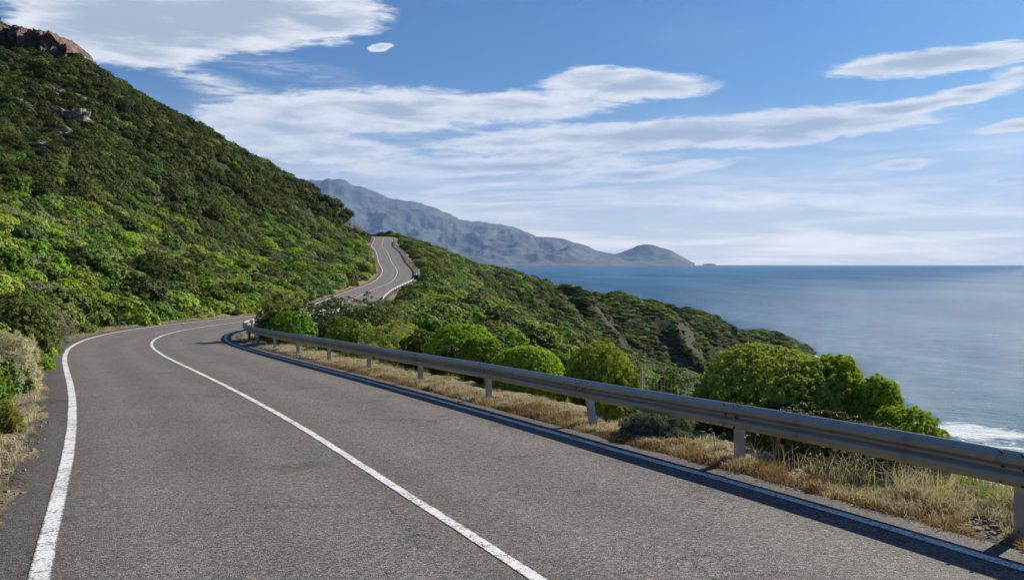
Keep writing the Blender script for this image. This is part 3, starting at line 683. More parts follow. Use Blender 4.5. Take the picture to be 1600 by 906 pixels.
def instancer(name, obs, idx, label):
    me = bpy.data.meshes.new(name); pts = np.column_stack([X[idx], Y[idx], Z[idx] - .12 * rad[idx]]).astype(np.float32)
    me.vertices.add(len(pts)); me.vertices.foreach_set('co', pts.ravel())
    a = me.attributes.new('rot', 'FLOAT_VECTOR', 'POINT'); a.data.foreach_set('vector', np.column_stack([rg.uniform(-.12, .12, len(pts)), rg.uniform(-.12, .12, len(pts)), rotz[idx]]).astype(np.float32).ravel())
    a = me.attributes.new('scl', 'FLOAT_VECTOR', 'POINT'); a.data.foreach_set('vector', np.column_stack([rad[idx], rad[idx], rad[idx] * hs[idx]]).astype(np.float32).ravel())
    a = me.attributes.new('idx', 'INT', 'POINT'); a.data.foreach_set('value', kind[idx].astype(np.int32))
    o = bpy.data.objects.new(name, me); COL.objects.link(o)
    ng = bpy.data.node_groups.new(name, 'GeometryNodeTree')
    ng.interface.new_socket('Geometry', in_out='INPUT', socket_type='NodeSocketGeometry'); ng.interface.new_socket('Geometry', in_out='OUTPUT', socket_type='NodeSocketGeometry')
    gi = N(ng, 'NodeGroupInput'); go = N(ng, 'NodeGroupOutput'); jn = N(ng, 'GeometryNodeJoinGeometry')
    def na(nme, ty):
        q = N(ng, 'GeometryNodeInputNamedAttribute', data_type=ty); q.inputs['Name'].default_value = nme; return q.outputs[0]
    rot, scl, ix = na('rot', 'FLOAT_VECTOR'), na('scl', 'FLOAT_VECTOR'), na('idx', 'INT')
    e2r = N(ng, 'FunctionNodeEulerToRotation'); ng.links.new(rot, e2r.inputs[0])
    for k, po in obs.items():
        oi = N(ng, 'GeometryNodeObjectInfo', transform_space='ORIGINAL'); oi.inputs['Object'].default_value = po; oi.inputs['As Instance'].default_value = False
        g2i = N(ng, 'GeometryNodeGeometryToInstance'); ng.links.new(oi.outputs['Geometry'], g2i.inputs[0])
        cp = N(ng, 'FunctionNodeCompare', data_type='INT', operation='EQUAL'); ng.links.new(ix, cp.inputs[2]); cp.inputs[3].default_value = k
        ip = N(ng, 'GeometryNodeInstanceOnPoints'); ng.links.new(gi.outputs[0], ip.inputs['Points']); ng.links.new(cp.outputs[0], ip.inputs['Selection'])
        ng.links.new(oi.outputs['Geometry'], ip.inputs['Instance']); ng.links.new(e2r.outputs[0], ip.inputs['Rotation']); ng.links.new(scl, ip.inputs['Scale'])
        ng.links.new(ip.outputs[0], jn.inputs[0]); ng.nodes.remove(g2i)
    ng.links.new(jn.outputs[0], go.inputs[0])
    md = o.modifiers.new('scatter', 'NODES'); md.node_group = ng
    o['kind'] = 'stuff'; o['label'] = label; o['category'] = 'scrub'
    return o
first = {}
for i in big_i: pass
for o in list(COL.objects):
    for k, (nm, me) in enumerate(PR):
        if o.data is me and k not in first: first[k] = o
for k, (nm, me) in enumerate(PR):
    if k not in first:
        print('no prototype in view for', nm)
rest = ~isbig
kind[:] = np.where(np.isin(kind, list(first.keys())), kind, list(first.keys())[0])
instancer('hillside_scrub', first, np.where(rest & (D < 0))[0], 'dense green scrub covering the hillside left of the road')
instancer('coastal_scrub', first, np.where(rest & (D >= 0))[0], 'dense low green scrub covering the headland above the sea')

# ------------------------------------------------------------------ helpers for placing things on the ground seen at a photo position
def hit(px, py, start=4.0):
    for r in np.exp(np.linspace(math.log(start), math.log(700), 900)):
        x, z = (px - CX) / F * r, (HY - py) / F * r + CAMZ
        if ground(x, r) >= z: return x, r, ground(x, r)
    return None
def at(px, Y): x = (px - CX) / F * Y; return x, Y, ground(x, Y)
def rail_idx(px, d, y0=3, y1=70):
    p = off(d); q = CX + F * p[:, 0] / np.maximum(p[:, 1], .1); ok_ = (p[:, 1] > y0) & (p[:, 1] < y1)
    c = np.where(ok_, np.abs(q - px), 1e9); return int(np.argmin(c))

# ------------------------------------------------------------------ guardrail
m_rail, t, b, _ = newmat('galvanised_steel')
tcn = N(t, 'ShaderNodeNewGeometry'); pos = tcn.outputs['Position']
n1 = NOISE(t, MAPV(t, pos, (1.2, 1.2, 9)), 1, 5, .6); n2 = NOISE(t, pos, 24, 4, .6); n3 = NOISE(t, MAPV(t, pos, (5, 5, .7)), 1, 4, .6)
c = MIX(t, n1, (.40, .38, .34), (.56, .535, .49)); c = MIX(t, MATH(t, 'MULTIPLY', SS(t, n3, .5, .72), .45), c, (.20, .15, .11))
c = MIX(t, MATH(t, 'MULTIPLY', n2, .3), c, (.22, .21, .20)); t.links.new(c, b.inputs['Base Color'])
b.inputs['Metallic'].default_value = .55; t.links.new(MATH(t, 'ADD', .34, MATH(t, 'MULTIPLY', n2, .25)), b.inputs['Roughness'])
t.links.new(BUMP(t, n1, .15, .01), b.inputs['Normal'])
m_post, t, b, _ = newmat('post_steel'); b.inputs['Base Color'].default_value = (.40, .42, .44, 1); b.inputs['Metallic'].default_value = .3; b.inputs['Roughness'].default_value = .5
m_bolt, t, b, _ = newmat('dark_bolt'); b.inputs['Base Color'].default_value = (.06, .05, .045, 1); b.inputs['Roughness'].default_value = .6
PROF = [(a_ * 1.02, b_ * 1.04) for a_, b_ in [(0, .312), (.012, .306), (.066, .268), (.079, .255), (.082, .238), (.079, .215), (.068, .202), (.016, .170), (.013, .156), (.016, .142), (.068, .110), (.079, .097), (.082, .074), (.079, .057), (.066, .044), (.012, .006), (0, 0)]]
def guardrail(i0, i1, d, label, step, post_px=None, detail=True, top=.76):
    root = empty('guardrail', tuple(off(d, slice(i0, i0 + 1))[0]), label=label, category='guardrail', group='guardrails along the seaward edge')
    org = Vector(root.location); rgg = random.Random(i0)
    arc_pts = [i0 + k * step / ds for k in range(int((i1 - i0) * ds / step) + 1)]
    def pt(fi, dd, z):
        x = np.interp(fi, np.arange(len(SA)), RC[:, 0]); y = np.interp(fi, np.arange(len(SA)), RC[:, 1]); zz = np.interp(fi, np.arange(len(SA)), RC[:, 2])
        rx = np.interp(fi, np.arange(len(SA)), RT[:, 0]); ry = np.interp(fi, np.arange(len(SA)), RT[:, 1])
        return Vector((x + rx * dd, y + ry * dd, zz + CAMZ + z)) - org, Vector((rx, ry, 0)).normalized()
    jit = [rgg.uniform(-.012, .012) for _ in arc_pts] + [0]
    for k, fi in enumerate(arc_pts):
        if k < len(arc_pts) - 1 or True:
            # beam section
            mb = MB(); fe = fi + (step + .28) / ds; nseg = 9 if detail else 5
            ringn = None
            for q in range(nseg + 1):
                f_ = fi + (fe - fi) * q / nseg; u_ = q / nseg
                dz = jit[k] * (1 - u_) + jit[k + 1] * u_; bulge = .004 * (1 - u_) - .001
                p, r = pt(f_, d, top - .325 + dz)
                ring = [p - r * (o_ + bulge) + Vector((0, 0, z_)) for o_, z_ in PROF]
                back = [p - r * (o_ + bulge - .004) + Vector((0, 0, z_)) for o_, z_ in reversed(PROF)]
                full = ring + back; bidx = len(mb.v); mb.v += [tuple(v_) for v_ in full]
                if ringn is not None:
                    m_ = len(full)
                    for w in range(m_): mb.f.append((ringn + w, ringn + (w + 1) % m_, bidx + (w + 1) % m_, bidx + w))
                else: mb.f.append(tuple(range(bidx, bidx + len(full))))
                ringn = bidx
            mb.f.append(tuple(range(ringn, ringn + len(full)))[::-1])
            bo = mb.build('rail_beam', m_rail, root)
            if detail:
                bm_ = MB(); p, r = pt(fi + .14 / ds, d, top - .325)
                tg = Vector((-r.y, r.x, 0))
                for da in (-.10, .10):
                    for zz in (.30, .162, .025):
                        c_ = p + tg * da - r * (.045 if zz != .162 else .021) + Vector((0, 0, zz))
                        bm_.tube([c_, c_ - r * .016], [.015, .013], 6)
                bm_.build('bolt', m_bolt, bo)
        # post: open C section with a spacer block
        p, r = pt(fi + .14 / ds, d, 0); tg = Vector((-r.y, r.x, 0)).normalized()
        pb = MB(); lean = Vector((rgg.uniform(-.02, .02), rgg.uniform(-.02, .02), 0)); hgt_ = top - .06
        if detail and k == LEAN_POST and i0 == RAIL0: lean = tg * .30
        cs = [(.0, -.055), (.0, .055), (.10, .055), (.10, .035), (.094, .035), (.094, .049), (.006, .049), (.006, -.049), (.094, -.049), (.094, -.035), (.10, -.035), (.10, -.055)]
        bidx = 0
        for z_ in (-.6, hgt_):
            for (ox, oy) in cs:
                v_ = p + r * (.075 + ox) + tg * oy + Vector((0, 0, z_)) + lean * ((z_ - hgt_) * 1.0)
                pb.v.append(tuple(v_))
        m_ = len(cs)
        for w in range(m_): pb.f.append((w, (w + 1) % m_, m_ + (w + 1) % m_, m_ + w))
        pb.f.append(tuple(range(m_))[::-1]); pb.f.append(tuple(range(m_, 2 * m_)))
        pb.build('post', m_post, root)
        if detail:
            sb = MB(); from_r = Vector((r.x, r.y, 0))
            import mathutils
            M3 = mathutils.Matrix((( r.x, tg.x, 0), (r.y, tg.y, 0), (0, 0, 1)))
            sb.box(p + r * .034 + Vector((0, 0, top - .162)), (.072, .09, .20), M3); sb.build('spacer_block', m_rail, root)
    return root
RD = 4.28
k1 = rail_idx(1556, RD); k2 = rail_idx(425, RD, 3, 45)
post_step = (k2 - k1) * ds / 9.0
print('POST STEP', post_step, [round(CX + F * off(RD)[int(k1 + i * post_step / ds), 0] / off(RD)[int(k1 + i * post_step / ds), 1]) for i in range(12)])
post_step = 3.85
RAIL0 = int(k1 - 2 * post_step / ds); LEAN_POST = 4
guardrail(RAIL0, int(k1 + 16.5 * post_step / ds), RD, 'long galvanised steel guardrail sweeping along the near right edge of the road', post_step)
def yi(Y): return int(np.argmin(np.abs(RC[:, 1] - Y) + np.where(SA < 60, 999, 0)))
guardrail(yi(98), yi(157), 4.35, 'pale sunlit guardrail below the far bend of the road', 4.0, detail=False)
guardrail(yi(163), yi(300), 4.35, 'distant guardrail curving up around the far bend to the crest', 4.0, detail=False)

# ------------------------------------------------------------------ planted shrubs beside the guardrail
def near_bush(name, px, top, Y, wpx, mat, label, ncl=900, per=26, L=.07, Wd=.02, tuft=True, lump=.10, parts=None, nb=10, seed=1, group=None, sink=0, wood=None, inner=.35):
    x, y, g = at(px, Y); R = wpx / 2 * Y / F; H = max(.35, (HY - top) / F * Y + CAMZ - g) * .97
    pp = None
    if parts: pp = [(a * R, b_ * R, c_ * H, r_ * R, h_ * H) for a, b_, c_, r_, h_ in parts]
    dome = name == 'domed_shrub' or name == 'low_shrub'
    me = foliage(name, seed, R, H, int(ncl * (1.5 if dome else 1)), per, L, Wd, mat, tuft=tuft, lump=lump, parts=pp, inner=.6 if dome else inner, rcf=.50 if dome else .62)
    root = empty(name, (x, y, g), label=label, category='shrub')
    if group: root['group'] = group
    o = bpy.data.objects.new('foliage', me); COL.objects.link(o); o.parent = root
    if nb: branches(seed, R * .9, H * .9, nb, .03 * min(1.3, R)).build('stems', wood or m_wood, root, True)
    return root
G = 'shrubs along the guardrail'
near_bush('domed_shrub', 1203, 530, 14.6, 292, m_bright, 'large bright green domed shrub rising above the guardrail against the sea', 4200, 30, 0.055, .026, seed=11, lump=0.04, group=G,
          parts=[(0, 0, 0, .96, .97), (-.5, -.1, 0, .52, .72), (.45, -.15, 0, .62, .9)])
near_bush('domed_shrub', 1306, 553, 14.2, 130, m_bright, 'green shrub joined to the right shoulder of the big domed shrub', 2600, 28, 0.055, .026, seed=12, group=G, lump=0.05)
near_bush('domed_shrub', 1368, 582, 13.6, 118, m_bright, 'shrub with a rounded top stepping down toward the surf at right', 1700, 28, 0.055, .024, seed=13, group=G, lump=0.07)
near_bush('low_shrub', 1408, 634, 12.8, 175, m_bright, 'low sloping bright shrub tapering out above the rail beside the surf', 1500, 26, 0.055, .022, seed=14, group=G, lump=0.06)
near_bush('domed_shrub', 937, 534, 19.0, 150, m_yellow, 'pale lime rounded shrub with visible twigs behind the leaning post', 1700, 26, 0.06, .02, seed=15, group=G, lump=0.05, nb=16, parts=[(0, 0, 0, .85, 1), (.45, -.1, 0, .6, .72), (-.3, -.2, 0, .6, .8)])
near_bush('domed_shrub', 822, 539, 21.0, 128, m_bright, 'smooth bright green dome shrub left of the pale lime one', 1700, 26, 0.06, .022, seed=16, group=G, lump=0.03)
near_bush('domed_shrub', 722, 502, 26.5, 138, m_bright, 'bright topped rounded shrub with a dark side, behind the middle of the guardrail', 1600, 24, 0.075, .03, seed=17, group=G, lump=0.05)
near_bush('domed_shrub', 752, 526, 24.0, 92, m_green, 'small green shrub leaning on the bright topped rounded shrub', 1000, 22, 0.07, .03, seed=18, group=G, lump=0.06)
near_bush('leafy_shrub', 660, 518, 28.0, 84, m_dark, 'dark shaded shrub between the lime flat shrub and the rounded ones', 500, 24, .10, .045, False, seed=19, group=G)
near_bush('leafy_shrub', 622, 470, 78.0, 66, m_green, 'small round green shrub just below the far guardrail', 500, 22, .16, .06, False, seed=50, group=G, lump=.15)
near_bush('leafy_shrub', 612, 505, 31.0, 118, m_yellow, 'flat-topped yellow-green shrub on twiggy stems behind the rail', 600, 24, .09, .03, seed=20, group=G, lump=.12)
near_bush('leafy_shrub', 550, 500, 34.5, 100, m_green, 'mid-green leafy shrub in front of the broad dark thicket', 500, 26, .11, .05, False, seed=21, group=G, lump=.18)
near_bush('thicket_shrub', 518, 452, 42.0, 225, m_dark, 'broad dark green thicket shrub hiding the dip of the road', 1400, 26, .14, .055, False, seed=22, group=G, lump=.2,
          parts=[(0, 0, 0, .7, .97), (-.55, -.1, 0, .5, .86), (.5, -.1, 0, .55, .9), (.05, -.5, 0, .6, .75), (-.35, -.55, -.05, .4, .6)])
near_bush('thicket_shrub', 585, 463, 46.0, 120, m_olive, 'olive shrub on the right shoulder of the dark thicket', 700, 24, .14, .05, True, seed=23, group=G, lump=.18)
near_bush('wispy_shrub', 440, 462, 41.0, 84, m_olive, 'wispy dark shrub with loose twigs at the tip of the bend', 420, 22, .13, .045, True, seed=24, group=G, lump=.35, nb=22)
near_bush('leafy_shrub', 458, 487, 38.0, 74, m_green, 'small fresh green shrub in front of the thicket near the bend', 400, 24, .11, .05, False, seed=25, group=G, lump=.15)
near_bush('leafy_shrub', 1045, 586, 19.0, 96, m_green, 'leafy dark green shrub filling the gap beside the big domed shrub', 600, 24, .085, .035, False, seed=26, group=G, lump=.2)
near_bush('leafy_shrub', 968, 626, 15.3, 84, m_yellow, 'yellowish leafy shrub seen under the rail behind the leaning post', 420, 20, .075, .035, False, seed=27, group=G, lump=.25)
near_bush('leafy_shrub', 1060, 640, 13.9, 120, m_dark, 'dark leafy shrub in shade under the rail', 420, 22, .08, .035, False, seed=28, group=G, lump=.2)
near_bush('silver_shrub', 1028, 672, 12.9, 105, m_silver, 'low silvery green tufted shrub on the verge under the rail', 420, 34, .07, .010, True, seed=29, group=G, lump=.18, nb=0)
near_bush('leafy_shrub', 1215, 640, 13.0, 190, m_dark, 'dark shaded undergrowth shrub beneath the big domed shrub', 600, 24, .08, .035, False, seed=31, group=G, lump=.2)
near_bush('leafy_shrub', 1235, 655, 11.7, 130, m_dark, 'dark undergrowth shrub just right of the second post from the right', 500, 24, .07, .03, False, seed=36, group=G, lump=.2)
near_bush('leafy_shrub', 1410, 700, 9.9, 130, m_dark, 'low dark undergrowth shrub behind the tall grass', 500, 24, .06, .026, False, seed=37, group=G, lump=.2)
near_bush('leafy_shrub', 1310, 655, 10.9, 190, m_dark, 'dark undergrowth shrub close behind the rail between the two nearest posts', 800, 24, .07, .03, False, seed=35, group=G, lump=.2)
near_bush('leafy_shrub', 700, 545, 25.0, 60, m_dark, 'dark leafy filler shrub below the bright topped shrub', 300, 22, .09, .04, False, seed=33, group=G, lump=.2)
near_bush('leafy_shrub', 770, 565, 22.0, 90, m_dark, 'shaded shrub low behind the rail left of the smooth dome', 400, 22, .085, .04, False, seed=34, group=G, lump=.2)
G2 = 'plants on the left verge'
near_bush('dry_shrub', 8, 524, 20.5, 96, m_dry, 'tall straw-coloured dry shrub at the left frame edge', 500, 26, .11, .014, True, seed=41, group=G2, lump=.25, nb=14, wood=m_pale_wood)
near_bush('leafy_shrub', 62, 535, 32.0, 44, m_bright, 'small bright green plant by the grey marker post', 200, 22, .08, .04, False, seed=42, group=G2, lump=.25)
near_bush('leafy_shrub', 66, 560, 26.5, 36, m_green, 'low mid-green plant nearest the bend of the left line', 200, 22, .07, .035, False, seed=43, group=G2, lump=.2)
near_bush('leafy_shrub', -8, 632, 14.2, 60, m_olive, 'fresh green tufted plant on the near left verge', 300, 26, .08, .014, True, seed=44, group=G2, lump=.25, nb=0)
near_bush('leafy_shrub', -6, 585, 16.0, 44, m_green, 'mid-green plant half cut by the left frame edge', 260, 26, .08, .03, False, seed=45, group=G2, lump=.25)
near_bush('twiggy_shrub', 78, 486, 40.0, 62, m_grey, 'brownish grey twiggy shrub behind the marker post', 300, 16, .10, .02, True, seed=46, group=G2, lump=.3, nb=26, wood=m_pale_wood)
near_bush('leafy_shrub', 20, 462, 32.0, 130, m_green, 'rounded green shrub behind the dry straw shrub', 700, 28, .11, .045, False, seed=47, group=G2, lump=.2)
near_bush('leafy_shrub', 128, 508, 47.0, 40, m_yellow, 'low yellow-green plant along the left verge at the bend', 300, 24, .09, .03, True, seed=48, group=G2, lump=.2)
near_bush('thicket_shrub', 232, 400, 78, 135, m_dark, 'large dark rounded shrub standing out low on the hillside', 1100, 28, .19, .09, False, seed=49, group=G2, lump=.22)

# ------------------------------------------------------------------ grass and litter on the verges
def blades(name, xy, z0, h, w, mat, seed, lean=.5, label='', curl=.5):
    rg = np.random.RandomState(seed); n = len(xy)
    a = rg.uniform(0, 2 * PI, n); dirv = np.column_stack([np.cos(a), np.sin(a), np.zeros(n)]); ln = rg.uniform(.1, 1, n)[:, None] * lean
    base = np.column_stack([xy, z0 - .01]); hh = (h * rg.uniform(.5, 1.2, n))[:, None]; up = np.array([0, 0, 1.0])
    b2 = rg.uniform(0, 2 * PI, n); side = np.column_stack([np.cos(b2), np.sin(b2), np.zeros(n)]) * (w * rg.uniform(.6, 1.3, n))[:, None] * .5
    m1 = base + up * hh * .55 + dirv * hh * ln * .35; tip = base + up * hh * (1 - .35 * ln * curl * 2) + dirv * hh * ln * 1.1
    v = np.stack([base - side, base + side, m1 + side * .8, m1 - side * .8, tip + side * .12, tip - side * .12], 1).reshape(-1, 3)
    k = np.arange(n)[:, None] * 6; q = np.concatenate([k + np.array([0, 1, 2, 3]), k + np.array([3, 2, 4, 5])])
    me = np_mesh(name, v, q, False, {'tint': np.repeat(rg.rand(n), 6)})
    return link(name, me, mat, kind='stuff', label=label, category='grass')
rg = np.random.RandomState(5)
def strip_pts(n, Y0, Y1, d0, d1, cl=None, bias=1.0, seed=0):
    """points on the verge, more of them close to the camera; clustered in tufts"""
    i0, i1 = yi2(Y0), yi2(Y1); nt_ = max(1, n // 14)
    u_ = rg.rand(nt_) ** bias; fi = i0 + (i1 - i0) * u_; dd = d0 + (d1 - d0) * rg.rand(nt_)
    fi = np.clip(np.repeat(fi, 14) + rg.normal(0, .16, nt_ * 14) * (cl or 1), 0, len(SA) - 2); dd = np.repeat(dd, 14) + rg.normal(0, .05, nt_ * 14) * (cl or 1)
    ii = fi.astype(int); fr = (fi - ii)[:, None]
    p = RC[ii, :2] * (1 - fr) + RC[ii + 1, :2] * fr + RT[ii] * dd[:, None]
    return p
def yi2(Y):
    m_ = SA < SA[yi(70)]; return int(np.argmin(np.abs(RC[m_, 1] - Y)))
def gz(p): return polar_lookup(TZ, p[:, 0], p[:, 1])
def masked(p, f, thr, seed): return p[(fbm(p[:, 0] * f, p[:, 1] * f, 3, seed) > thr)]
p = np.concatenate([strip_pts(18000, 2, 9, 4.4, 6.4), strip_pts(40000, 2, 26, 3.95, 5.1, bias=1.3), strip_pts(30000, 22, 62, 4.0, 6.6)])
p = masked(p, 1.1, -.10, 101); blades('dry_grass', p, gz(p), .115, .009, m_dry, 1, 1.0, 'bleached dry grass along the verge under the guardrail')
p = masked(strip_pts(52000, 2, 26, 3.82, 4.55, bias=1.3), .8, -.12, 102); blades('rusty_grass', p, gz(p), .09, .009, m_rust, 2, 1.1, 'rusty brown dead grass fringing the asphalt')
p = masked(strip_pts(15000, 1, 8.5, 4.7, 7.6, 2.2), .7, -.05, 103); blades('tall_grass', p, gz(p), .27, .008, m_grass, 3, 1.3, 'tall pale green grass behind the nearest guardrail post')
p = masked(strip_pts(11000, 1, 9.0, 4.5, 7.6, 2.4), .9, -.1, 108); blades('tall_dry_grass', p, gz(p), .36, .007, m_dry, 13, 1.1, 'tall straw stalks standing in the green grass by the rail')
p = masked(strip_pts(16000, 5, 60, 5.0, 7.8, 1.3), .8, .05, 104); blades('green_grass', p, gz(p), .17, .010, m_grass, 4, .8, 'green grass tufts scattered on the seaward verge')
p = np.concatenate([strip_pts(36000, 4, 30, -4.15, -7.0, bias=1.2), strip_pts(26000, 26, 64, -4.2, -6.2)])
p = masked(p, .9, -.12, 105); blades('dry_grass', p, gz(p), .14, .010, m_dry, 5, .9, 'dry pale grass along the left verge at the hill foot')
p = masked(strip_pts(30000, 4, 60, -4.5, -7.8), .8, .0, 106); blades('green_grass', p, gz(p), .17, .012, m_grass, 6, .8, 'fresh green weeds scattered on the left verge')

# loose stones on the verge
def stones(name, pts, r, mat, seed, label):
    rg = np.random.RandomState(seed); V = []; Q = []
    base = np.array([(-1, -1, -1), (1, -1, -1), (1, 1, -1), (-1, 1, -1), (-1, -1, 1), (1, -1, 1), (1, 1, 1), (-1, 1, 1)]) * .6
    fq = np.array([(3, 2, 1, 0), (4, 5, 6, 7), (0, 1, 5, 4), (1, 2, 6, 5), (2, 3, 7, 6), (3, 0, 4, 7)])
    n = len(pts); v = base[None] * (1 + rg.uniform(-.35, .35, (n, 8, 3))); a = rg.uniform(0, 2 * PI, n)
    v[:, 4:, :2] *= .7; v[:, :, 2] *= .6
    sc = (r * np.exp(rg.normal(0, .5, n)))[:, None]
    x = (v[:, :, 0] * np.cos(a)[:, None] - v[:, :, 1] * np.sin(a)[:, None]) * sc; y = (v[:, :, 0] * np.sin(a)[:, None] + v[:, :, 1] * np.cos(a)[:, None]) * sc; z = v[:, :, 2] * sc
    P3 = np.column_stack([pts, gz(pts) + .004]); vv = np.stack([x, y, z], 2) + P3[:, None, :]
    q = (fq[None] + (np.arange(n) * 8)[:, None, None]).reshape(-1, 4)
    link(name, np_mesh(name, vv.reshape(-1, 3), q, False), mat, kind='stuff', label=label, category='gravel')
m_stone, t, b, _ = newmat('verge_stone'); geo = N(t, 'ShaderNodeNewGeometry')
t.links.new(MIX(t, NOISE(t, geo.outputs['Position'], 3, 5), (.10, .08, .065), (.36, .31, .25)), b.inputs['Base Color']); b.inputs['Roughness'].default_value = .95
stones('gravel', strip_pts(3200, 3, 40, -3.9, -5.6, 3, 1.4), .022, m_stone, 8, 'loose stones and crumbled asphalt along the left edge')
stones('gravel', strip_pts(2600, 2, 40, 3.75, 4.6, 3, 1.4), .018, m_stone, 9, 'loose grit along the right asphalt edge')

# dry seed-head weeds under the rail
def weed(px, Y, h, seed, label, n=6):
    x, y, g = at(px, Y); root = empty('dry_weed', (x, y, g), label=label, category='weed', group='dry weeds under the guardrail'); r_ = random.Random(seed)
    st = MB(); hd_ = MB()
    for i in range(n):
        a = r_.uniform(0, 2 * PI); l = r_.uniform(.1, .38) * h; hh = h * r_.uniform(.6, 1)
        p0 = Vector((r_.uniform(-.03, .03), r_.uniform(-.03, .03), -.03)); p1 = p0 + Vector((math.cos(a) * l * .4, math.sin(a) * l * .4, hh * .6)); p2 = p0 + Vector((math.cos(a) * l, math.sin(a) * l, hh)); p3 = p2 + Vector((math.cos(a) * .06, math.sin(a) * .06, -.02))
        st.tube([p0, p1, p2, p3], [.004, .0035, .0025, .002], 4)
        hd_.tube([p2, p2.lerp(p3, .5), p3], [.004, .011, .003], 5)
    st.build('stalks', m_pale_wood, root); hd_.build('seed_heads', m_dry, root)
for (px, Y, h, lb) in [(1178, 10.6, .55, 'dry weed with seed heads just right of the second post'), (1208, 10.5, .5, 'splayed dry weed beside the second post'), (1275, 9.7, .42, 'short dry weed midway between the two nearest posts'),
                       (1290, 9.6, .5, 'taller nodding dry weed midway between the two nearest posts'), (1345, 9.3, .48, 'dry weed where the tall grass begins'), (1120, 11.2, .45, 'thin dry weed left of the second post')]:
    weed(px, Y, h, int(px), lb)

# ------------------------------------------------------------------ wire fence behind the rail
m_wire, t, b, _ = newmat('fence_wire'); b.inputs['Base Color'].default_value = (.45, .45, .43, 1); b.inputs['Metallic'].default_value = .3; b.inputs['Roughness'].default_value = .5
m_conc, t, b, _ = newmat('fence_post'); b.inputs['Base Color'].default_value = (.40, .38, .35, 1); b.inputs['Roughness'].default_value = .9
fx0, fy0, _ = at(1002, 17.0); fence = empty('wire_fence', (fx0, fy0, ground(fx0, fy0)), label='thin wire mesh fence on slim posts between the guardrail and the sea', category='fence')
fo_ = Vector(fence.location); fpath = [Vector((fx0, fy0, 0)), Vector((4.3, 14.2, 0)), Vector((5.6, 11.6, 0)), Vector((6.9, 9.0, 0)), Vector((8.2, 6.2, 0)), Vector((9.6, 3.4, 0))]
ftop = [CAMZ - 2.12, CAMZ - 2.4, CAMZ - 2.42, CAMZ - 2.08, CAMZ - 1.95, CAMZ - 1.85]
for p_, zt in zip(fpath, ftop):
    g = ground(p_.x, p_.y); mb = MB(); mb.tube([Vector((p_.x, p_.y, g - .3)) - fo_, Vector((p_.x, p_.y, zt)) - fo_], [.03, .028], 8); mb.build('post', m_conc, fence)
mb = MB()
for a_, b_, za, zb in zip(fpath[:-1], fpath[1:], ftop[:-1], ftop[1:]):
    ga_, gb_ = ground(a_.x, a_.y), ground(b_.x, b_.y); L_ = (b_ - a_).length; n_ = int(L_ / .10)
    for k in range(n_ + 1):
        u_ = k / n_; q_ = a_.lerp(b_, u_); lo, hi = ga_ * (1 - u_) + gb_ * u_, za * (1 - u_) + zb * u_ - .05
        mb.tube([Vector((q_.x, q_.y, lo)) - fo_, Vector((q_.x, q_.y, hi)) - fo_], [.0028, .0028], 3)
    for k in range(14):
        w_ = k / 13
        mb.tube([Vector((a_.x, a_.y, ga_ + (za - .05 - ga_) * w_)) - fo_, Vector((b_.x, b_.y, gb_ + (zb - .05 - gb_) * w_)) - fo_], [.0028, .0028], 3)
mb.build('wire_mesh', m_wire, fence)

# ------------------------------------------------------------------ roadside markers
m_white, t, b, _ = newmat('white_paint'); b.inputs['Base Color'].default_value = (.78, .78, .76, 1); b.inputs['Roughness'].default_value = .5
m_black, t, b, _ = newmat('black_paint'); b.inputs['Base Color'].default_value = (.015, .015, .015, 1); b.inputs['Roughness'].default_value = .5
m_greyp, t, b, _ = newmat('grey_plastic'); b.inputs['Base Color'].default_value = (.33, .36, .36, 1); b.inputs['Roughness'].default_value = .6
x, y, g = at(74, 34.0); mk = empty('marker_post', (x, y, g), label='slim grey marker post among the plants on the left verge', category='marker post')
mb = MB(); mb.tube([(0, 0, -.3), (0, 0, .55), (0, .0, .98)], [.05, .048, .045], 8); mb.build('post', m_greyp, mk)
mb = MB(); mb.tube([(0, 0, .981), (0, 0, 1.03), (0, 0, 1.07)], [.055, .055, .02], 8); mb.build('cap', m_white, mk)
h_ = hit(41, 378, 20); mk = empty('marker_disc', h_, label='small white disc on a thin pole among the hillside shrubs', category='marker')
zt = (HY - 368) / F * h_[1] + CAMZ - h_[2]; rr = 4.0 * h_[1] / F
mb = MB(); mb.tube([(0, 0, -.3), (0, 0, zt)], [.03, .03], 6); mb.build('pole', m_greyp, mk)
mb = MB(); mb.tube([(0, -.04, zt), (0, -.07, zt)], [rr, rr], 14); mb.build('disc', m_white, mk)
p = off(4.75, slice(yi(160), yi(160) + 1))[0]; g = ground(p[0], p[1])
sg = empty('sign_board', (p[0], p[1], g), label='small black board with a pale side panel at the gap in the far guardrail', category='sign')
mb = MB(); mb.box((0, 0, .85), (.9, .06, .85)); mb.build('black_panel', m_black, sg)
mb = MB(); mb.box((.72, 0, .85), (.46, .06, .85)); mb.build('pale_panel', m_white, sg)
mb = MB(); mb.box((-.3, .06, .45), (.06, .05, 1.3)); mb.build('post', m_greyp, sg)
mb = MB(); mb.box((.7, .06, .45), (.06, .05, 1.3)); mb.build('post', m_greyp, sg)

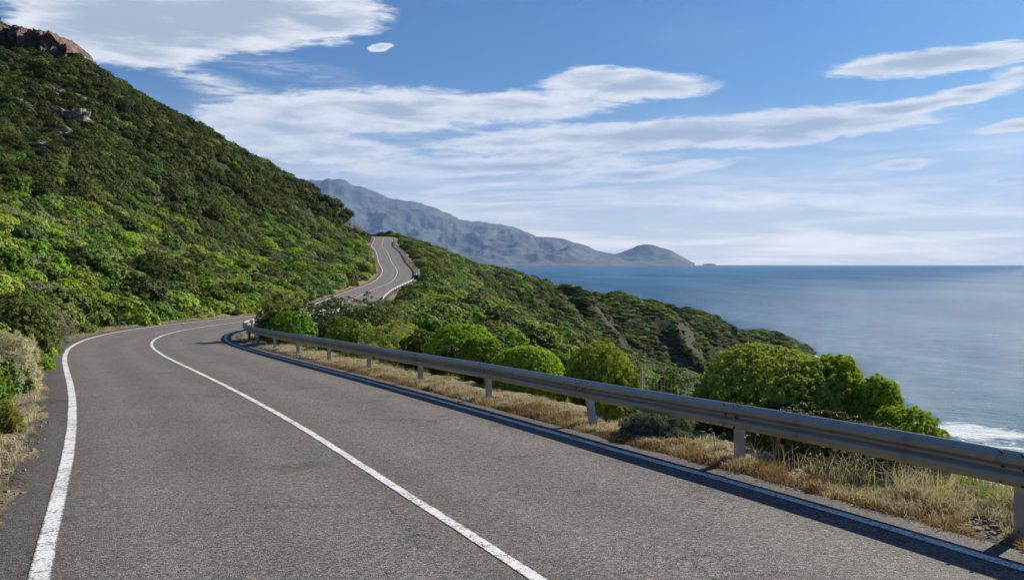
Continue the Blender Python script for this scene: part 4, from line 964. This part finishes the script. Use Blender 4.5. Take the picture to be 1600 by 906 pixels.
# ------------------------------------------------------------------ rocks
def rockmat(name, a, b_, sc=.6):
    m, t, b, _ = newmat(name); geo = N(t, 'ShaderNodeNewGeometry'); pos = geo.outputs['Position']
    n1 = NOISE(t, MAPV(t, pos, (1, 1, .35)), sc, 7, .7); v = N(t, 'ShaderNodeTexVoronoi', feature='DISTANCE_TO_EDGE'); t.links.new(MAPV(t, pos, (.5, .5, .25)), v.inputs['Vector']); v.inputs['Scale'].default_value = 1
    c = MIX(t, SS(t, n1, .35, .65), a, b_); c = MIX(t, SS(t, v.outputs['Distance'], .06, 0, 0, .7), c, (.03, .022, .02))
    t.links.new(c, b.inputs['Base Color']); b.inputs['Roughness'].default_value = .95
    t.links.new(BUMP(t, n1, 1, .5), b.inputs['Normal']); return m
m_red = rockmat('red_rock', (.07, .04, .032), (.25, .15, .12)); m_grock = rockmat('grey_rock', (.12, .10, .085), (.34, .29, .25))
# cliff along the crest
prof = [(-90, 30), (-40, 34), (0, 39), (22, 43), (45, 46), (62, 48), (76, 52), (88, 58), (94, 65), (98, 71), (105, 72), (108, 80)]
pxs = np.arange(-90, 109.1, .55); tops = np.interp(pxs, [q[0] for q in prof], [q[1] for q in prof]); Yc = 229.0
nv_ = 30; VV = []
for i_, (px, tp) in enumerate(zip(pxs, tops)):
    x = (px - CX) / F * Yc; zt = (HY - tp) / F * Yc + CAMZ; zb_ = ground(x, Yc) - 2.0; zt = max(zt, zb_ + 2.2)
    row = []
    for j in range(nv_):
        w_ = j / (nv_ - 1)
        if w_ <= .6:
            q_ = w_ / .6; zz = zb_ + (zt - zb_) * q_; yy = Yc - 1.5 + q_ * 1.2
        else:
            q_ = (w_ - .6) / .4; zz = zt + .5 * math.sin(q_ * 2); yy = Yc - .3 + q_ * 14
        row.append((x, yy, zz))
    VV.append(row)
VV = np.array(VV); XX_, YY_, ZZ_ = VV[..., 0], VV[..., 1], VV[..., 2]
fr_ = np.linspace(0, 1, nv_)[None, :]
colm = np.floor(fbm(XX_ / 2.6, ZZ_ / 9, 3, 201) * 7) / 7 * 4.2 + ridged(XX_ / 1.7, ZZ_ / 5, 3, 202) * .8
VV[..., 1] = YY_ - colm * (fr_ < .62) ; VV[..., 2] = ZZ_ + (fbm(XX_ / 2.2, YY_ / 3, 3, 203) * 1.1 + np.floor(fbm(XX_ / 3, XX_ * 0, 2, 204) * 5) / 5 * 1.2) * np.clip((fr_ - .35) * 4, 0, 1)
o = link('rock_cliff', np_mesh('rock_cliff', VV.reshape(-1, 3), grid_quads(len(pxs), nv_), False), m_red, label='reddish rock cliff capping the crest of the left hill', category='cliff')
def rock(px, py, wpx, hfrac, seed, label, mat=m_grock, st=40):
    h = hit(px, py, st); 
    if h is None: return
    r = wpx / 2 * h[1] / F; import bmesh
    bm = bmesh.new(); bmesh.ops.create_icosphere(bm, subdivisions=4, radius=1)
    co = np.array([v.co[:] for v in bm.verts]); n1 = ridged(co[:, 0] * 1.3 + seed, co[:, 1] * 1.3 + co[:, 2] * 1.1, 4, seed); q = np.floor(fbm(co[:, 0] * 2 + seed, co[:, 2] * 2 + co[:, 1], 2, seed + 5) * 5) / 5
    k = 1 + (n1 - .6) * .28 + q * .5
    for v, kk in zip(bm.verts, k): v.co = v.co * kk
    me = bpy.data.meshes.new('rock_outcrop'); bm.to_mesh(me); bm.free()
    o = link('rock_outcrop', me, mat, label=label, category='rock', group='rock outcrops'); o.location = h; o.scale = (r, r * .8, r * hfrac); o.rotation_euler = (.3, .2, seed)
rock(96, 152, 34, .55, 1, 'upper grey rock outcrop on the hillside below the cliff')
rock(122, 158, 26, .6, 2, 'pale angular rock on the right of the upper outcrop')
rock(112, 190, 50, .55, 3, 'broad grey rock face below the upper outcrop')
rock(95, 212, 36, .5, 4, 'low dark grey rock under the broad rock face')
rock(146, 220, 16, .8, 5, 'small pale rock right of the broad rock face')
rock(160, 226, 12, .8, 6, 'smallest pale boulder beside the small pale rock')
rock(30, 165, 30, .5, 7, 'grey rock half buried in shrubs at the left edge')
rock(66, 232, 30, .6, 8, 'dark rock low in the shaded part of the hillside')
